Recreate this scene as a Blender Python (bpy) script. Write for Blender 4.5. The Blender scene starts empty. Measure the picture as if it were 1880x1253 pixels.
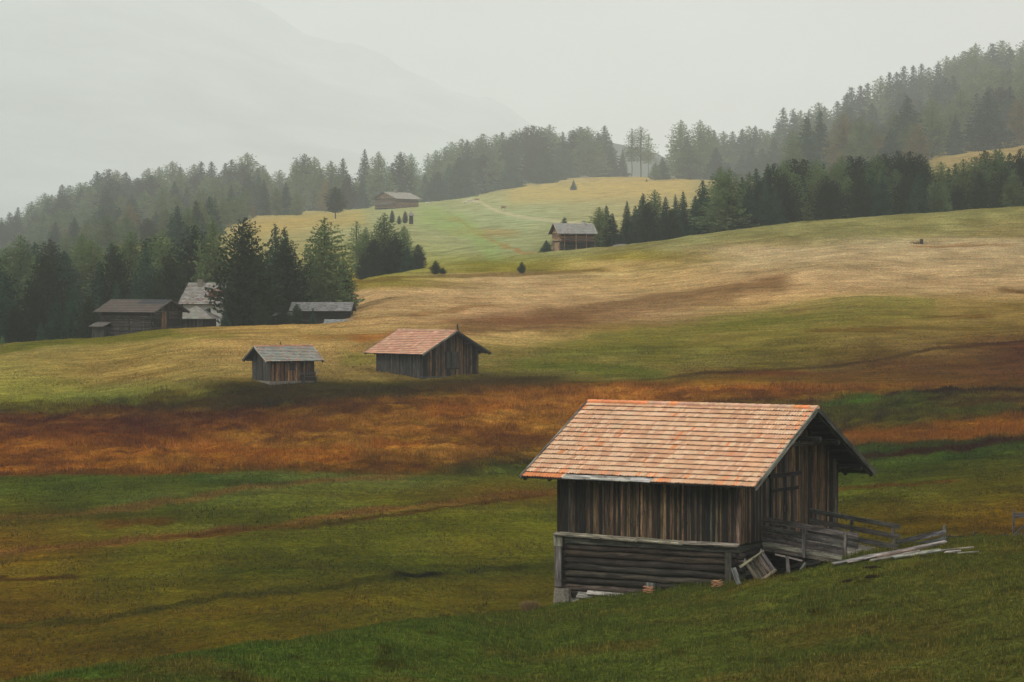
import bpy, math, random
import numpy as np
from mathutils import Vector, Matrix
R = math.radians
rng = np.random.default_rng(7)
random.seed(7)
sc = bpy.context.scene
COL = sc.collection

# ---------------------------------------------------------------- camera
F = 5245.0            # focal length in pixels of the 1880 px wide photograph
PITCH = 0.021
CX, CY = 940.0, 626.5
cam_d = bpy.data.cameras.new("camera")
cam = bpy.data.objects.new("camera", cam_d); COL.objects.link(cam)
cam_d.sensor_width = 36.0
cam_d.lens = 36.0 * F / 1880.0
cam_d.clip_start = 0.5; cam_d.clip_end = 40000
cam.location = (0, 0, 0); cam.rotation_euler = (R(90) - PITCH, 0, 0)
sc.camera = cam

# ---------------------------------------------------------------- sky, sun, exposure
SKY_GAIN = 0.86
SUN_EL, SUN_AZ = 42.0, -118.0     # azimuth measured clockwise from +Y (the view direction)
w = bpy.data.worlds.new("World"); sc.world = w; w.use_nodes = True
nt = w.node_tree; N = nt.nodes; L = nt.links
for n in list(N): N.remove(n)
out = N.new('ShaderNodeOutputWorld'); bg = N.new('ShaderNodeBackground')
sky = N.new('ShaderNodeTexSky'); sky.sky_type = 'NISHITA'; sky.sun_disc = False
sky.sun_elevation = R(SUN_EL); sky.sun_rotation = R(SUN_AZ); sky.dust_density = 4.0
sm = N.new('ShaderNodeMix'); sm.data_type = 'RGBA'
scl = N.new('ShaderNodeVectorMath'); scl.operation = 'SCALE'; scl.inputs['Scale'].default_value = 0.08
L.new(sky.outputs[0], scl.inputs[0])
tc = N.new('ShaderNodeTexCoord'); sep = N.new('ShaderNodeSeparateXYZ')
L.new(tc.outputs['Generated'], sep.inputs[0])
cr = N.new('ShaderNodeValToRGB')       # overcast: darker below the horizon, warm band low, cool grey higher
e = cr.color_ramp.elements
e[0].position = 0.0; e[0].color = (0.05, 0.05, 0.035, 1)
e[1].position = 1.0; e[1].color = (1.78, 1.8, 1.79, 1)
for p, c in ((0.49, (0.08, 0.08, 0.06, 1)), (0.50, (0.76, 0.73, 0.65, 1)), (0.515, (0.82, 0.785, 0.70, 1)), (0.54, (0.83, 0.845, 0.80, 1)), (0.6, (1.04, 1.07, 1.06, 1)), (0.75, (1.58, 1.6, 1.58, 1))):
    q = e.new(p); q.color = c
mr = N.new('ShaderNodeMath'); mr.operation = 'MULTIPLY_ADD'; mr.inputs[1].default_value = 0.5; mr.inputs[2].default_value = 0.5
L.new(sep.outputs['Z'], mr.inputs[0]); L.new(mr.outputs[0], cr.inputs[0])
cn = N.new('ShaderNodeTexNoise'); cn.inputs['Scale'].default_value = 5.0; cn.inputs['Detail'].default_value = 5
cmap = N.new('ShaderNodeMapping'); cmap.inputs['Scale'].default_value = (1, 1, 2.2)
L.new(tc.outputs['Generated'], cmap.inputs[0]); L.new(cmap.outputs[0], cn.inputs['Vector'])
cmr = N.new('ShaderNodeMapRange'); cmr.inputs[1].default_value = 0.3; cmr.inputs[2].default_value = 0.7; cmr.inputs[3].default_value = 0.6; cmr.inputs[4].default_value = 1.38
L.new(cn.outputs[0], cmr.inputs[0])
cs = N.new('ShaderNodeVectorMath'); cs.operation = 'SCALE'
L.new(cr.outputs[0], cs.inputs[0]); L.new(cmr.outputs[0], cs.inputs['Scale'])
sm.inputs[0].default_value = 0.9
L.new(scl.outputs[0], sm.inputs[6]); L.new(cs.outputs[0], sm.inputs[7])
L.new(sm.outputs[2], bg.inputs[0]); bg.inputs[1].default_value = SKY_GAIN
L.new(bg.outputs[0], out.inputs[0])

sd = bpy.data.lights.new("sun", 'SUN'); sun = bpy.data.objects.new("sun", sd); COL.objects.link(sun)
sd.energy = 1.8; sd.angle = R(16); sd.color = (1.0, 0.93, 0.82)
az = R(SUN_AZ); el = R(SUN_EL)
to_sun = Vector((math.sin(az) * math.cos(el), math.cos(az) * math.cos(el), math.sin(el)))
sun.rotation_euler = to_sun.to_track_quat('Z', 'Y').to_euler()
sc.view_settings.view_transform = 'Standard'; sc.view_settings.look = 'None'
sc.view_settings.exposure = 0.0; sc.view_settings.gamma = 1.0
sc.render.engine = 'CYCLES'
sc.cycles.use_denoising = True
sc.cycles.max_bounces = 5; sc.cycles.diffuse_bounces = 2; sc.cycles.glossy_bounces = 1
sc.cycles.volume_bounces = 3; sc.cycles.transparent_max_bounces = 4

HAZE_DENSITY = 0.00018

# ---------------------------------------------------------------- helpers
def lin(c):
    c = np.asarray(c, float) / 255.0
    return np.where(c <= 0.04045, c / 12.92, ((c + 0.055) / 1.055) ** 2.4)

def tag(o, label=None, cat=None, group=None, kind=None):
    if label: o['label'] = label
    if cat: o['category'] = cat
    if group: o['group'] = group
    if kind: o['kind'] = kind
    return o

def empty(name, loc, rz=0.0):
    o = bpy.data.objects.new(name, None); COL.objects.link(o)
    o.location = loc; o.rotation_euler = (0, 0, rz); o.empty_display_size = 0.5
    return o

def copy_tree(o, parent=None):
    c = o.copy(); COL.objects.link(c)
    if parent: c.parent = parent
    for ch in [x for x in o.children]: copy_tree(ch, c)
    return c

class MB:
    """Collects beams, quads and logs; build() links them as ONE mesh object."""
    def __init__(s): s.v = []; s.f = []; s.t = []; s.g = []
    def add(s, vs, fs, tint, axis=(0, 0, 1)):
        a = Vector(axis).normalized()
        b = a.orthogonal().normalized(); c = a.cross(b)
        o = len(s.v); off = random.random() * 50
        for p in vs:
            p = Vector(p); s.v.append(tuple(p)); s.t.append(tint); s.g.append((p.dot(a) + off, p.dot(b) + off * .7, p.dot(c)))
        s.f += [tuple(i + o for i in f) for f in fs]
    def beam(s, p0, p1, wd, ht, tint, up=(0, 0, 1), taper=1.0, jit=0.0):
        p0 = Vector(p0); p1 = Vector(p1); a = (p1 - p0).normalized(); up = Vector(up)
        sd_ = a.cross(up)
        if sd_.length < 1e-4: sd_ = a.cross(Vector((1, 0, 0)))
        sd_.normalize(); u = sd_.cross(a).normalized()
        vs = []
        for p, k in ((p0, 1.0), (p1, taper)):
            for sx, sy in ((-1, -1), (1, -1), (1, 1), (-1, 1)):
                q = p + sd_ * sx * wd / 2 * k + u * sy * ht / 2 * k
                if jit: q += Vector((random.uniform(-jit, jit), random.uniform(-jit, jit), random.uniform(-jit, jit)))
                vs.append(q)
        s.add(vs, [(0, 3, 2, 1), (4, 5, 6, 7), (0, 1, 5, 4), (1, 2, 6, 5), (2, 3, 7, 6), (3, 0, 4, 7)], tint, a)
    def box(s, x0, x1, y0, y1, z0, z1, tint, axis=(0, 0, 1)):
        vs = [(x0, y0, z0), (x1, y0, z0), (x1, y1, z0), (x0, y1, z0), (x0, y0, z1), (x1, y0, z1), (x1, y1, z1), (x0, y1, z1)]
        s.add(vs, [(0, 3, 2, 1), (4, 5, 6, 7), (0, 1, 5, 4), (1, 2, 6, 5), (2, 3, 7, 6), (3, 0, 4, 7)], tint, axis)
    def log(s, p0, p1, r, tint, n=10, seg=7, wob=0.035):
        p0 = Vector(p0); p1 = Vector(p1); a = (p1 - p0).normalized(); b = a.orthogonal().normalized(); c = a.cross(b)
        vs = []; fs = []
        for i in range(seg + 1):
            q = p0.lerp(p1, i / seg); k = r * (1 + random.uniform(-.05, .05)); q = q + b * random.uniform(-wob, wob) + c * random.uniform(-wob, wob)
            for j in range(n):
                t = 2 * math.pi * j / n; vs.append(q + (b * math.cos(t) + c * math.sin(t)) * k)
        for i in range(seg):
            for j in range(n):
                fs.append((i * n + j, i * n + (j + 1) % n, (i + 1) * n + (j + 1) % n, (i + 1) * n + j))
        fs.append(tuple(range(n - 1, -1, -1))); fs.append(tuple(seg * n + j for j in range(n)))
        s.add(vs, fs, tint, a)
    def poly(s, vs, tint, axis=(0, 0, 1)): s.add(vs, [tuple(range(len(vs)))], tint, axis)
    def prism(s, pts, d, tint, axis=(0, 0, 1)):
        n = len(pts); d = Vector(d); vs = [Vector(p) for p in pts] + [Vector(p) + d for p in pts]
        fs = [tuple(range(n - 1, -1, -1)), tuple(range(n, 2 * n))] + [(i, (i + 1) % n, n + (i + 1) % n, n + i) for i in range(n)]
        s.add(vs, fs, tint, axis)
    def build(s, name, mat, parent=None, smooth=False):
        me = bpy.data.meshes.new(name); me.from_pydata(s.v, [], s.f); me.update()
        a = me.attributes.new('tint', 'FLOAT_COLOR', 'POINT')
        a.data.foreach_set('color', np.array([(t[0], t[1], t[2], 1) for t in s.t], np.float32).ravel())
        a = me.attributes.new('gc', 'FLOAT_VECTOR', 'POINT')
        a.data.foreach_set('vector', np.array(s.g, np.float32).ravel())
        if smooth: me.shade_smooth()
        me.materials.append(mat)
        o = bpy.data.objects.new(name, me); COL.objects.link(o)
        if parent: o.parent = parent
        return o

def np_mesh(name, V, Fq, mat, smooth=False, cols=None, k=None):
    """V (n,3), Fq (m,3|4) -> object"""
    me = bpy.data.meshes.new(name); n = len(V); m, q = Fq.shape
    me.vertices.add(n); me.vertices.foreach_set('co', np.asarray(V, np.float32).ravel())
    me.loops.add(m * q); me.loops.foreach_set('vertex_index', Fq.astype(np.int32).ravel())
    me.polygons.add(m); me.polygons.foreach_set('loop_start', np.arange(0, m * q, q, dtype=np.int32))
    me.polygons.foreach_set('loop_total', np.full(m, q, np.int32))
    if smooth: me.polygons.foreach_set('use_smooth', np.ones(m, bool))
    me.update(calc_edges=True)
    if cols is not None:
        a = me.attributes.new('tint', 'FLOAT_COLOR', 'POINT')
        c4 = np.ones((n, 4), np.float32); c4[:, :3] = cols
        a.data.foreach_set('color', c4.ravel())
    me.materials.append(mat)
    o = bpy.data.objects.new(name, me); COL.objects.link(o)
    return o

# value noise
_T = np.random.default_rng(3).random((512, 512))
def vnoise(x, y):
    xi = np.floor(x).astype(int); yi = np.floor(y).astype(int); fx = x - xi; fy = y - yi
    fx = fx * fx * (3 - 2 * fx); fy = fy * fy * (3 - 2 * fy)
    a = _T[xi % 512, yi % 512]; b = _T[(xi + 1) % 512, yi % 512]; c = _T[xi % 512, (yi + 1) % 512]; d = _T[(xi + 1) % 512, (yi + 1) % 512]
    return (a * (1 - fx) + b * fx) * (1 - fy) + (c * (1 - fx) + d * fx) * fy
def fbm(x, y, o=4):
    s = 0; a = 1; t = 0
    for i in range(o):
        s = s + a * vnoise(x * 2 ** i + 17.3 * i, y * 2 ** i + 9.1 * i); t += a; a *= .5
    return s / t

# ---------------------------------------------------------------- materials
def newmat(name):
    m = bpy.data.materials.new(name); m.use_nodes = True
    nt = m.node_tree; b = nt.nodes['Principled BSDF']; b.inputs['Roughness'].default_value = 0.85
    b.inputs['Specular IOR Level'].default_value = 0.25
    return m, nt, b
def nnoise(nt, vec, scale, detail=4, rough=.6, sc3=None):
    if sc3:
        mp = nt.nodes.new('ShaderNodeMapping'); mp.inputs['Scale'].default_value = sc3; nt.links.new(vec, mp.inputs[0]); vec = mp.outputs[0]
    n = nt.nodes.new('ShaderNodeTexNoise'); n.inputs['Scale'].default_value = scale; n.inputs['Detail'].default_value = detail; n.inputs['Roughness'].default_value = rough
    nt.links.new(vec, n.inputs['Vector']); return n.outputs[0]
def rangen(nt, v, a, b, c, d):
    m = nt.nodes.new('ShaderNodeMapRange'); nt.links.new(v, m.inputs[0])
    for i, x in enumerate((a, b, c, d)): m.inputs[i + 1].default_value = x
    return m.outputs[0]
def vscale(nt, col, f):
    m = nt.nodes.new('ShaderNodeVectorMath'); m.operation = 'SCALE'; nt.links.new(col, m.inputs[0]); nt.links.new(f, m.inputs['Scale']); return m.outputs[0]
def vmul(nt, col, c3):
    m = nt.nodes.new('ShaderNodeVectorMath'); m.operation = 'MULTIPLY'; nt.links.new(col, m.inputs[0]); m.inputs[1].default_value = c3; return m.outputs[0]
def mixc(nt, f, a, b):
    m = nt.nodes.new('ShaderNodeMix'); m.data_type = 'RGBA'
    for i, x in ((0, f), (6, a), (7, b)):
        if isinstance(x, (int, float)): m.inputs[i].default_value = x
        elif isinstance(x, tuple): m.inputs[i].default_value = (*x[:3], 1)
        else: nt.links.new(x, m.inputs[i])
    return m.outputs[2]
def fmul(nt, a, b):
    m = nt.nodes.new('ShaderNodeMath'); m.operation = 'MULTIPLY'; nt.links.new(a, m.inputs[0]); nt.links.new(b, m.inputs[1]); return m.outputs[0]
def attr(nt, name):
    a = nt.nodes.new('ShaderNodeAttribute'); a.attribute_name = name; return a
def bump(nt, b, h, strength, dist):
    n = nt.nodes.new('ShaderNodeBump'); n.inputs['Strength'].default_value = strength; n.inputs['Distance'].default_value = dist
    nt.links.new(h, n.inputs['Height']); nt.links.new(n.outputs[0], b.inputs['Normal'])

def wood_mat(name, contrast=1.0, bumpd=0.02, knots=True):
    m, nt, b = newmat(name)
    a = attr(nt, 'tint'); g = attr(nt, 'gc').outputs['Vector']
    n1 = nnoise(nt, g, 1.0, 5, .65, (1.3, 26, 26))        # grain streaks along the board
    n2 = nnoise(nt, g, 1.0, 3, .6, (0.5, 3, 3))           # weather blotches
    f = rangen(nt, n1, .3, .7, 1 - .55 * contrast, 1 + .6 * contrast)
    f2 = rangen(nt, n2, .3, .7, 1 - .4 * contrast, 1 + .45 * contrast)
    c = vscale(nt, a.outputs['Color'], fmul(nt, f, f2))
    spz = nt.nodes.new('ShaderNodeSeparateXYZ'); nt.links.new(nt.nodes.new('ShaderNodeTexCoord').outputs['Object'], spz.inputs[0])
    n7 = nnoise(nt, g, 1.0, 4, .7, (1.1, 9, 9))
    c = vscale(nt, c, rangen(nt, n7, .36, .62, .3, 1.5))
    if knots:
        v = nt.nodes.new('ShaderNodeTexVoronoi'); v.inputs['Scale'].default_value = 1.0
        mp = nt.nodes.new('ShaderNodeMapping'); mp.inputs['Scale'].default_value = (3.0, 7, 7); nt.links.new(g, mp.inputs[0]); nt.links.new(mp.outputs[0], v.inputs['Vector'])
        k = rangen(nt, v.outputs['Distance'], .10, .22, .3, 1.0)
        c = vscale(nt, c, k)
    nt.links.new(c, b.inputs['Base Color'])
    bump(nt, b, n1, .6, bumpd)
    b.inputs['Roughness'].default_value = .9
    return m
WOOD = wood_mat('weathered_wood')
LOGM = wood_mat('old_logs', 1.0, .03)
def tile_mat(name, mossy=.0):
    m, nt, b = newmat(name)
    tcn = nt.nodes.new('ShaderNodeTexCoord').outputs['Object']
    n1 = nnoise(nt, tcn, 9, 5, .7); n2 = nnoise(nt, tcn, .8, 3, .6)
    c = vscale(nt, attr(nt, 'tint').outputs['Color'], fmul(nt, rangen(nt, n1, .3, .7, .8, 1.2), rangen(nt, n2, .3, .7, .88, 1.1)))
    n3 = nnoise(nt, tcn, 3.5, 5, .75)
    c = mixc(nt, rangen(nt, n3, .62, .75, 0, .35 + mossy), c, (.16, .17, .11))
    nt.links.new(c, b.inputs['Base Color']); b.inputs['Roughness'].default_value = .8
    return m
TILE = tile_mat('clay_tiles'); SHINGLE = tile_mat('wood_shingles', .2)
def simple_mat(name, col, rough=.85, sc_=6, var=.25):
    m, nt, b = newmat(name)
    tcn = nt.nodes.new('ShaderNodeTexCoord').outputs['Object']
    n1 = nnoise(nt, tcn, sc_, 5, .65)
    rgb = nt.nodes.new('ShaderNodeRGB'); rgb.outputs[0].default_value = (*col, 1)
    nt.links.new(vscale(nt, rgb.outputs[0], rangen(nt, n1, .3, .7, 1 - var, 1 + var)), b.inputs['Base Color'])
    bump(nt, b, n1, .4, .02); b.inputs['Roughness'].default_value = rough
    return m
STONE = simple_mat('rough_stone', (.17, .15, .12), .95, 14, .55)
PLASTER = simple_mat('white_plaster', (.40, .40, .375), .9, 2, .12)
GLASSD = simple_mat('dark_window', (.02, .022, .025), .25, 3, .2)
IRON = simple_mat('rusty_iron', (.05, .035, .03), .6, 9, .3)
BIRDM = simple_mat('dark_feathers', (.015, .015, .015), .7, 9, .3)
COWW = simple_mat('pale_hide', (.55, .5, .43), .9, 1.2, .3)
COWB = simple_mat('brown_hide', (.22, .09, .04), .9, 1.2, .3)

def foliage_mat(name, dark, light, rnd=.25):
    m, nt, b = newmat(name)
    tcn = nt.nodes.new('ShaderNodeTexCoord').outputs['Object']
    n1 = nnoise(nt, tcn, .55, 3, .6)
    c = mixc(nt, rangen(nt, n1, .36, .64, 0, 1), dark, light)
    oi = nt.nodes.new('ShaderNodeObjectInfo').outputs['Random']
    c = vscale(nt, c, rangen(nt, oi, 0, 1, 1 - rnd, 1 + rnd))
    wn = nt.nodes.new('ShaderNodeTexWhiteNoise'); wn.noise_dimensions = '1D'; nt.links.new(oi, wn.inputs['W'])
    c = mixc(nt, rangen(nt, wn.outputs['Value'], 0, 1, 0, .35), c, tuple(x * y for x, y in zip(light, (1.25, 1.05, .8))))
    nt.links.new(c, b.inputs['Base Color']); b.inputs['Roughness'].default_value = .9; b.inputs['Specular IOR Level'].default_value = .1
    return m
SPRUCE = foliage_mat('spruce_needles', (.011, .032, .020), (.030, .078, .046))
LARCH = foliage_mat('larch_needles', (.044, .088, .036), (.14, .20, .08))
LARCHY = foliage_mat('yellow_larch_needles', (.09, .085, .03), (.21, .165, .055))
PINE = foliage_mat('stone_pine_needles', (.010, .022, .011), (.026, .048, .022))
BARK = simple_mat('conifer_bark', (.045, .036, .028), .95, 5, .4)

# ---------------------------------------------------------------- terrain: columns of (depth, photo row) read off the photograph
def Y2Z(y, D):                     # height of a point seen at photo row y at depth D
    u = (CY - y) / F
    return D * (-math.sin(PITCH) + u * math.cos(PITCH)) / (math.cos(PITCH) + u * math.sin(PITCH))
def Y2Zn(y, D):
    u = (CY - np.asarray(y)) / F
    return D * (-math.sin(PITCH) + u * math.cos(PITCH)) / (math.cos(PITCH) + u * math.sin(PITCH))
def Z2Y(z, D):
    k = z / D
    u = (k * math.cos(PITCH) + math.sin(PITCH)) / (math.cos(PITCH) - k * math.sin(PITCH))
    return CY - u * F
PROF = {
 -350: [(80,1330),(95,1330),(120,1330),(146,1170),(172,1010),(205,875),(232,805),(250,775),(265,745),(290,700),(318,672),(335,662),(352,672),(400,660),(480,640),(600,600),(800,560),(1000,530),(1200,520),(1500,520),(2500,518),(6000,517)],
 0: [(70,1330),(78,1268),(84,1262),(100,1285),(115,1290),(132,1253),(146,1150),(172,1000),(205,870),(232,800),(250,766),(262,742),(290,692),(318,648),(330,634),(342,645),(380,650),(450,615),(600,550),(800,500),(1000,475),(1200,463),(1500,470),(2500,512),(6000,517)],
 200: [(72,1300),(82,1235),(90,1228),(105,1265),(118,1265),(132,1225),(147,1130),(172,990),(203,868),(230,800),(248,768),(260,735),(285,690),(310,650),(333,617),(345,626),(380,622),(480,562),(650,490),(850,440),(1050,415),(1250,405),(1600,425),(2500,510),(6000,517)],
 400: [(76,1275),(87,1205),(95,1195),(110,1230),(122,1230),(133,1198),(150,1100),(172,980),(202,868),(228,798),(246,752),(252,735),(262,702),(285,660),(310,622),(338,600),(352,611),(390,605),(470,545),(600,470),(680,445),(780,420),(900,400),(1000,396),(1200,388),(1600,405),(2500,505),(6000,517)],
 600: [(80,1275),(92,1180),(100,1168),(115,1190),(128,1185),(137,1160),(152,1080),(174,968),(202,866),(228,798),(246,745),(253,730),(263,703),(285,662),(308,630),(332,603),(345,600),(356,597),(372,590),(405,560),(480,512),(640,440),(800,405),(880,395),(1100,388),(1600,405),(2500,505),(6000,517)],
 700: [(82,1270),(94,1165),(104,1150),(118,1172),(130,1168),(140,1145),(156,1060),(176,962),(202,864),(228,797),(248,738),(254,722),(266,700),(285,664),(308,622),(332,590),(372,550),(400,524),(432,503),(455,512),(500,500),(640,435),(800,400),(900,388),(1100,378),(1600,400),(2500,505),(6000,517)],
 800: [(84,1262),(98,1150),(109,1138),(122,1160),(134,1152),(146,1128),(160,1040),(178,950),(202,862),(228,795),(248,736),(256,716),(268,698),(285,665),(300,632),(325,600),(370,558),(415,520),(455,491),(480,497),(530,478),(630,440),(800,400),(950,376),(1100,371),(1500,392),(2500,500),(6000,517)],
 1000: [(86,1265),(105,1140),(114,1122),(119,1126),(130,1160),(150,1110),(168,1000),(185,930),(203,868),(228,800),(248,742),(258,718),(268,700),(290,660),(330,600),(370,560),(430,503),(475,465),(520,459),(620,430),(750,400),(1050,350),(1200,330),(1350,340),(1800,385),(2500,500),(6000,517)],
 1120: [(85,1258),(104,1125),(113,1096),(118,1106),(130,1140),(148,1100),(168,1000),(185,930),(203,866),(228,798),(248,740),(258,716),(268,698),(290,655),(330,600),(370,560),(430,498),(472,453),(500,456),(620,422),(750,396),(1050,345),(1190,325),(1350,336),(1800,385),(2500,500),(6000,517)],
 1300: [(82,1258),(100,1130),(111,1080),(118,1078),(128,1100),(146,1060),(165,985),(182,925),(202,862),(228,790),(245,740),(256,712),(268,690),(290,650),(330,595),(370,545),(430,475),(478,428),(500,437),(620,410),(760,380),(1000,338),(1200,328),(1350,335),(1800,385),(2500,490),(6000,517)],
 1450: [(80,1258),(97,1130),(108,1056),(111,1068),(118,1068),(126,1075),(142,1030),(160,960),(180,900),(202,840),(226,780),(245,735),(256,708),(268,685),(290,645),(330,588),(370,535),(430,462),(480,409),(500,420),(700,380),(1000,345),(1250,335),(1600,350),(2500,480),(6000,517)],
 1570: [(77,1258),(94,1130),(106,1045),(114,1017),(122,1016),(134,1035),(145,1005),(160,945),(180,880),(202,822),(226,770),(245,728),(256,700),(268,678),(290,635),(330,578),(370,525),(430,452),(483,399),(503,411),(700,362),(960,310),(1150,295),(1300,285),(1600,300),(2500,480),(6000,517)],
 1740: [(74,1258),(92,1125),(105,1040),(116,1003),(124,994),(136,1010),(146,985),(160,935),(180,868),(205,800),(232,740),(252,700),(268,664),(285,638),(312,600),(350,552),(395,495),(435,450),(486,388),(506,403),(700,335),(950,276),(1100,248),(1300,218),(1600,235),(2500,480),(6000,517)],
 1880: [(70,1258),(90,1115),(105,1030),(118,994),(128,984),(140,1000),(148,978),(160,930),(180,860),(205,795),(232,735),(252,692),(268,655),(285,630),(312,595),(350,548),(395,492),(435,448),(490,379),(510,394),(760,300),(950,255),(1100,220),(1300,190),(1600,200),(2500,480),(6000,517)],
 2250: [(70,1240),(90,1100),(105,1020),(120,980),(130,968),(142,980),(160,920),(180,850),(205,785),(232,725),(252,680),(268,640),(285,612),(312,580),(350,535),(395,480),(435,430),(490,360),(510,370),(760,270),(950,220),(1100,180),(1300,140),(1600,150),(2500,470),(6000,517)],
}
def FD(D): return D if D <= 600 else 600 + (D - 600) * 2.3   # far slopes, true depth
for _k in PROF: PROF[_k] = [(FD(d), y) for d, y in PROF[_k]]
def pchip(xs, ys, x):
    xs = np.asarray(xs, float); ys = np.asarray(ys, float); h = np.diff(xs); d = np.diff(ys) / h
    m = np.zeros_like(ys); m[0] = d[0]; m[-1] = d[-1]
    for i in range(1, len(xs) - 1):
        if d[i - 1] * d[i] > 0:
            w1 = 2 * h[i] + h[i - 1]; w2 = h[i] + 2 * h[i - 1]; m[i] = (w1 + w2) / (w1 / d[i - 1] + w2 / d[i])
    x = np.clip(x, xs[0], xs[-1]); i = np.clip(np.searchsorted(xs, x) - 1, 0, len(xs) - 2)
    t = (x - xs[i]) / h[i]
    return (2 * t**3 - 3 * t**2 + 1) * ys[i] + (t**3 - 2 * t**2 + t) * h[i] * m[i] + (-2 * t**3 + 3 * t**2) * ys[i + 1] + (t**3 - t**2) * h[i] * m[i + 1]
DG = np.concatenate([np.linspace(3, 60, 20), np.linspace(62, 140, 157)[:-1], np.linspace(140, 560, 421)[:-1], np.geomspace(560, 3200, 290)[:-1], np.geomspace(3200, 12000, 40)])
PXK = sorted(PROF)
ZK = []
for px in PXK:
    pr = PROF[px]
    ds = [3, 25] + [p[0] for p in pr] + [12000]
    zs = [-1.8, -4.6] + [Y2Z(p[1], p[0]) for p in pr] + [0.0]
    ZK.append(pchip(np.log(ds), zs, np.log(DG)))
ZK = np.array(ZK)                                   # columns x depths
PXG = np.arange(-340, 2231, 10.0)
ZG = np.array([pchip(PXK, ZK[:, j], PXG) for j in range(len(DG))]).T     # (px, D)
# light smoothing along the image width
for _ in range(25): ZG[1:-1] = (ZG[:-2] + 2 * ZG[1:-1] + ZG[2:]) / 4
def zbase(px, D):
    px = np.clip(px, PXG[0], PXG[-1]); D = np.clip(D, DG[0], DG[-1])
    i = np.clip(((px - PXG[0]) / 10).astype(int), 0, len(PXG) - 2); fx = (px - PXG[i]) / 10
    j = np.clip(np.searchsorted(DG, D) - 1, 0, len(DG) - 2); fy = (D - DG[j]) / (DG[j + 1] - DG[j])
    return (ZG[i, j] * (1 - fx) + ZG[i + 1, j] * fx) * (1 - fy) + (ZG[i, j + 1] * (1 - fx) + ZG[i + 1, j + 1] * fx) * fy
def smooth01(x): x = np.clip(x, 0, 1); return x * x * (3 - 2 * x)
def crestD(px): return np.interp(px, [-350, 0, 200, 400, 600, 700, 800, 1000, 1120, 1300, 1450, 1570, 1740, 1880, 2250], [90, 88, 93, 98, 103, 107, 112, 117, 120, 122, 122, 126, 128, 132, 134])
def crest2D(px): return np.interp(px, [-350, 0, 200, 400, 600, 700, 800, 1000, 1120, 1300, 1450, 1880, 2250], [338, 333, 336, 342, 372, 437, 460, 505, 482, 484, 488, 497, 500])
def zone_rough(px, D, y):
    band = smooth01((y - 700) / 20) * smooth01((872 - y) / 8) * (D > 190) * (D < 262)
    return band
def ground_full(X, Yd):
    px = CX + F * X / Yd
    z = zbase(px, Yd); y = Z2Y(z, Yd)
    farw = smooth01((Yd - 60) / 30)
    z = z + (fbm(X / 22, Yd / 22, 3) - .5) * .7 * farw * smooth01((Yd - 140) / 40)
    z = z + (fbm(X / 6 + 40, Yd / 6, 3) - .5) * .26 * np.clip(Yd / 200, .6, 2)
    near = smooth01((260 - Yd) / 120)
    z = z + (fbm(X / .9 + 9, Yd / .9 + 5, 2) - .5) * (.12 + .16 * near)
    z = z + (fbm(X / 2.4 + 70, Yd / 2.4, 3) - .5) * .3 * smooth01((200 - Yd) / 60)
    z = z + zone_rough(px, Yd, y) * ((fbm(X / 1.6, Yd / 1.6 + 80, 3) - .45) * .75)
    st = smooth01((Yd - 255) / 30) * smooth01((480 - Yd) / 40)          # terracettes on the grazed slopes
    z = z + st * (fbm(X / 14 + Yd / 9, Yd / 3.2, 2) - .5) * .5
    return z
def G(px, D):
    X = (px - CX) / F * D
    return float(ground_full(np.array([X]), np.array([float(D)]))[0])
def at(px, D, dz=0.0): return Vector(((px - CX) / F * D, D, G(px, D) + dz))

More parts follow.
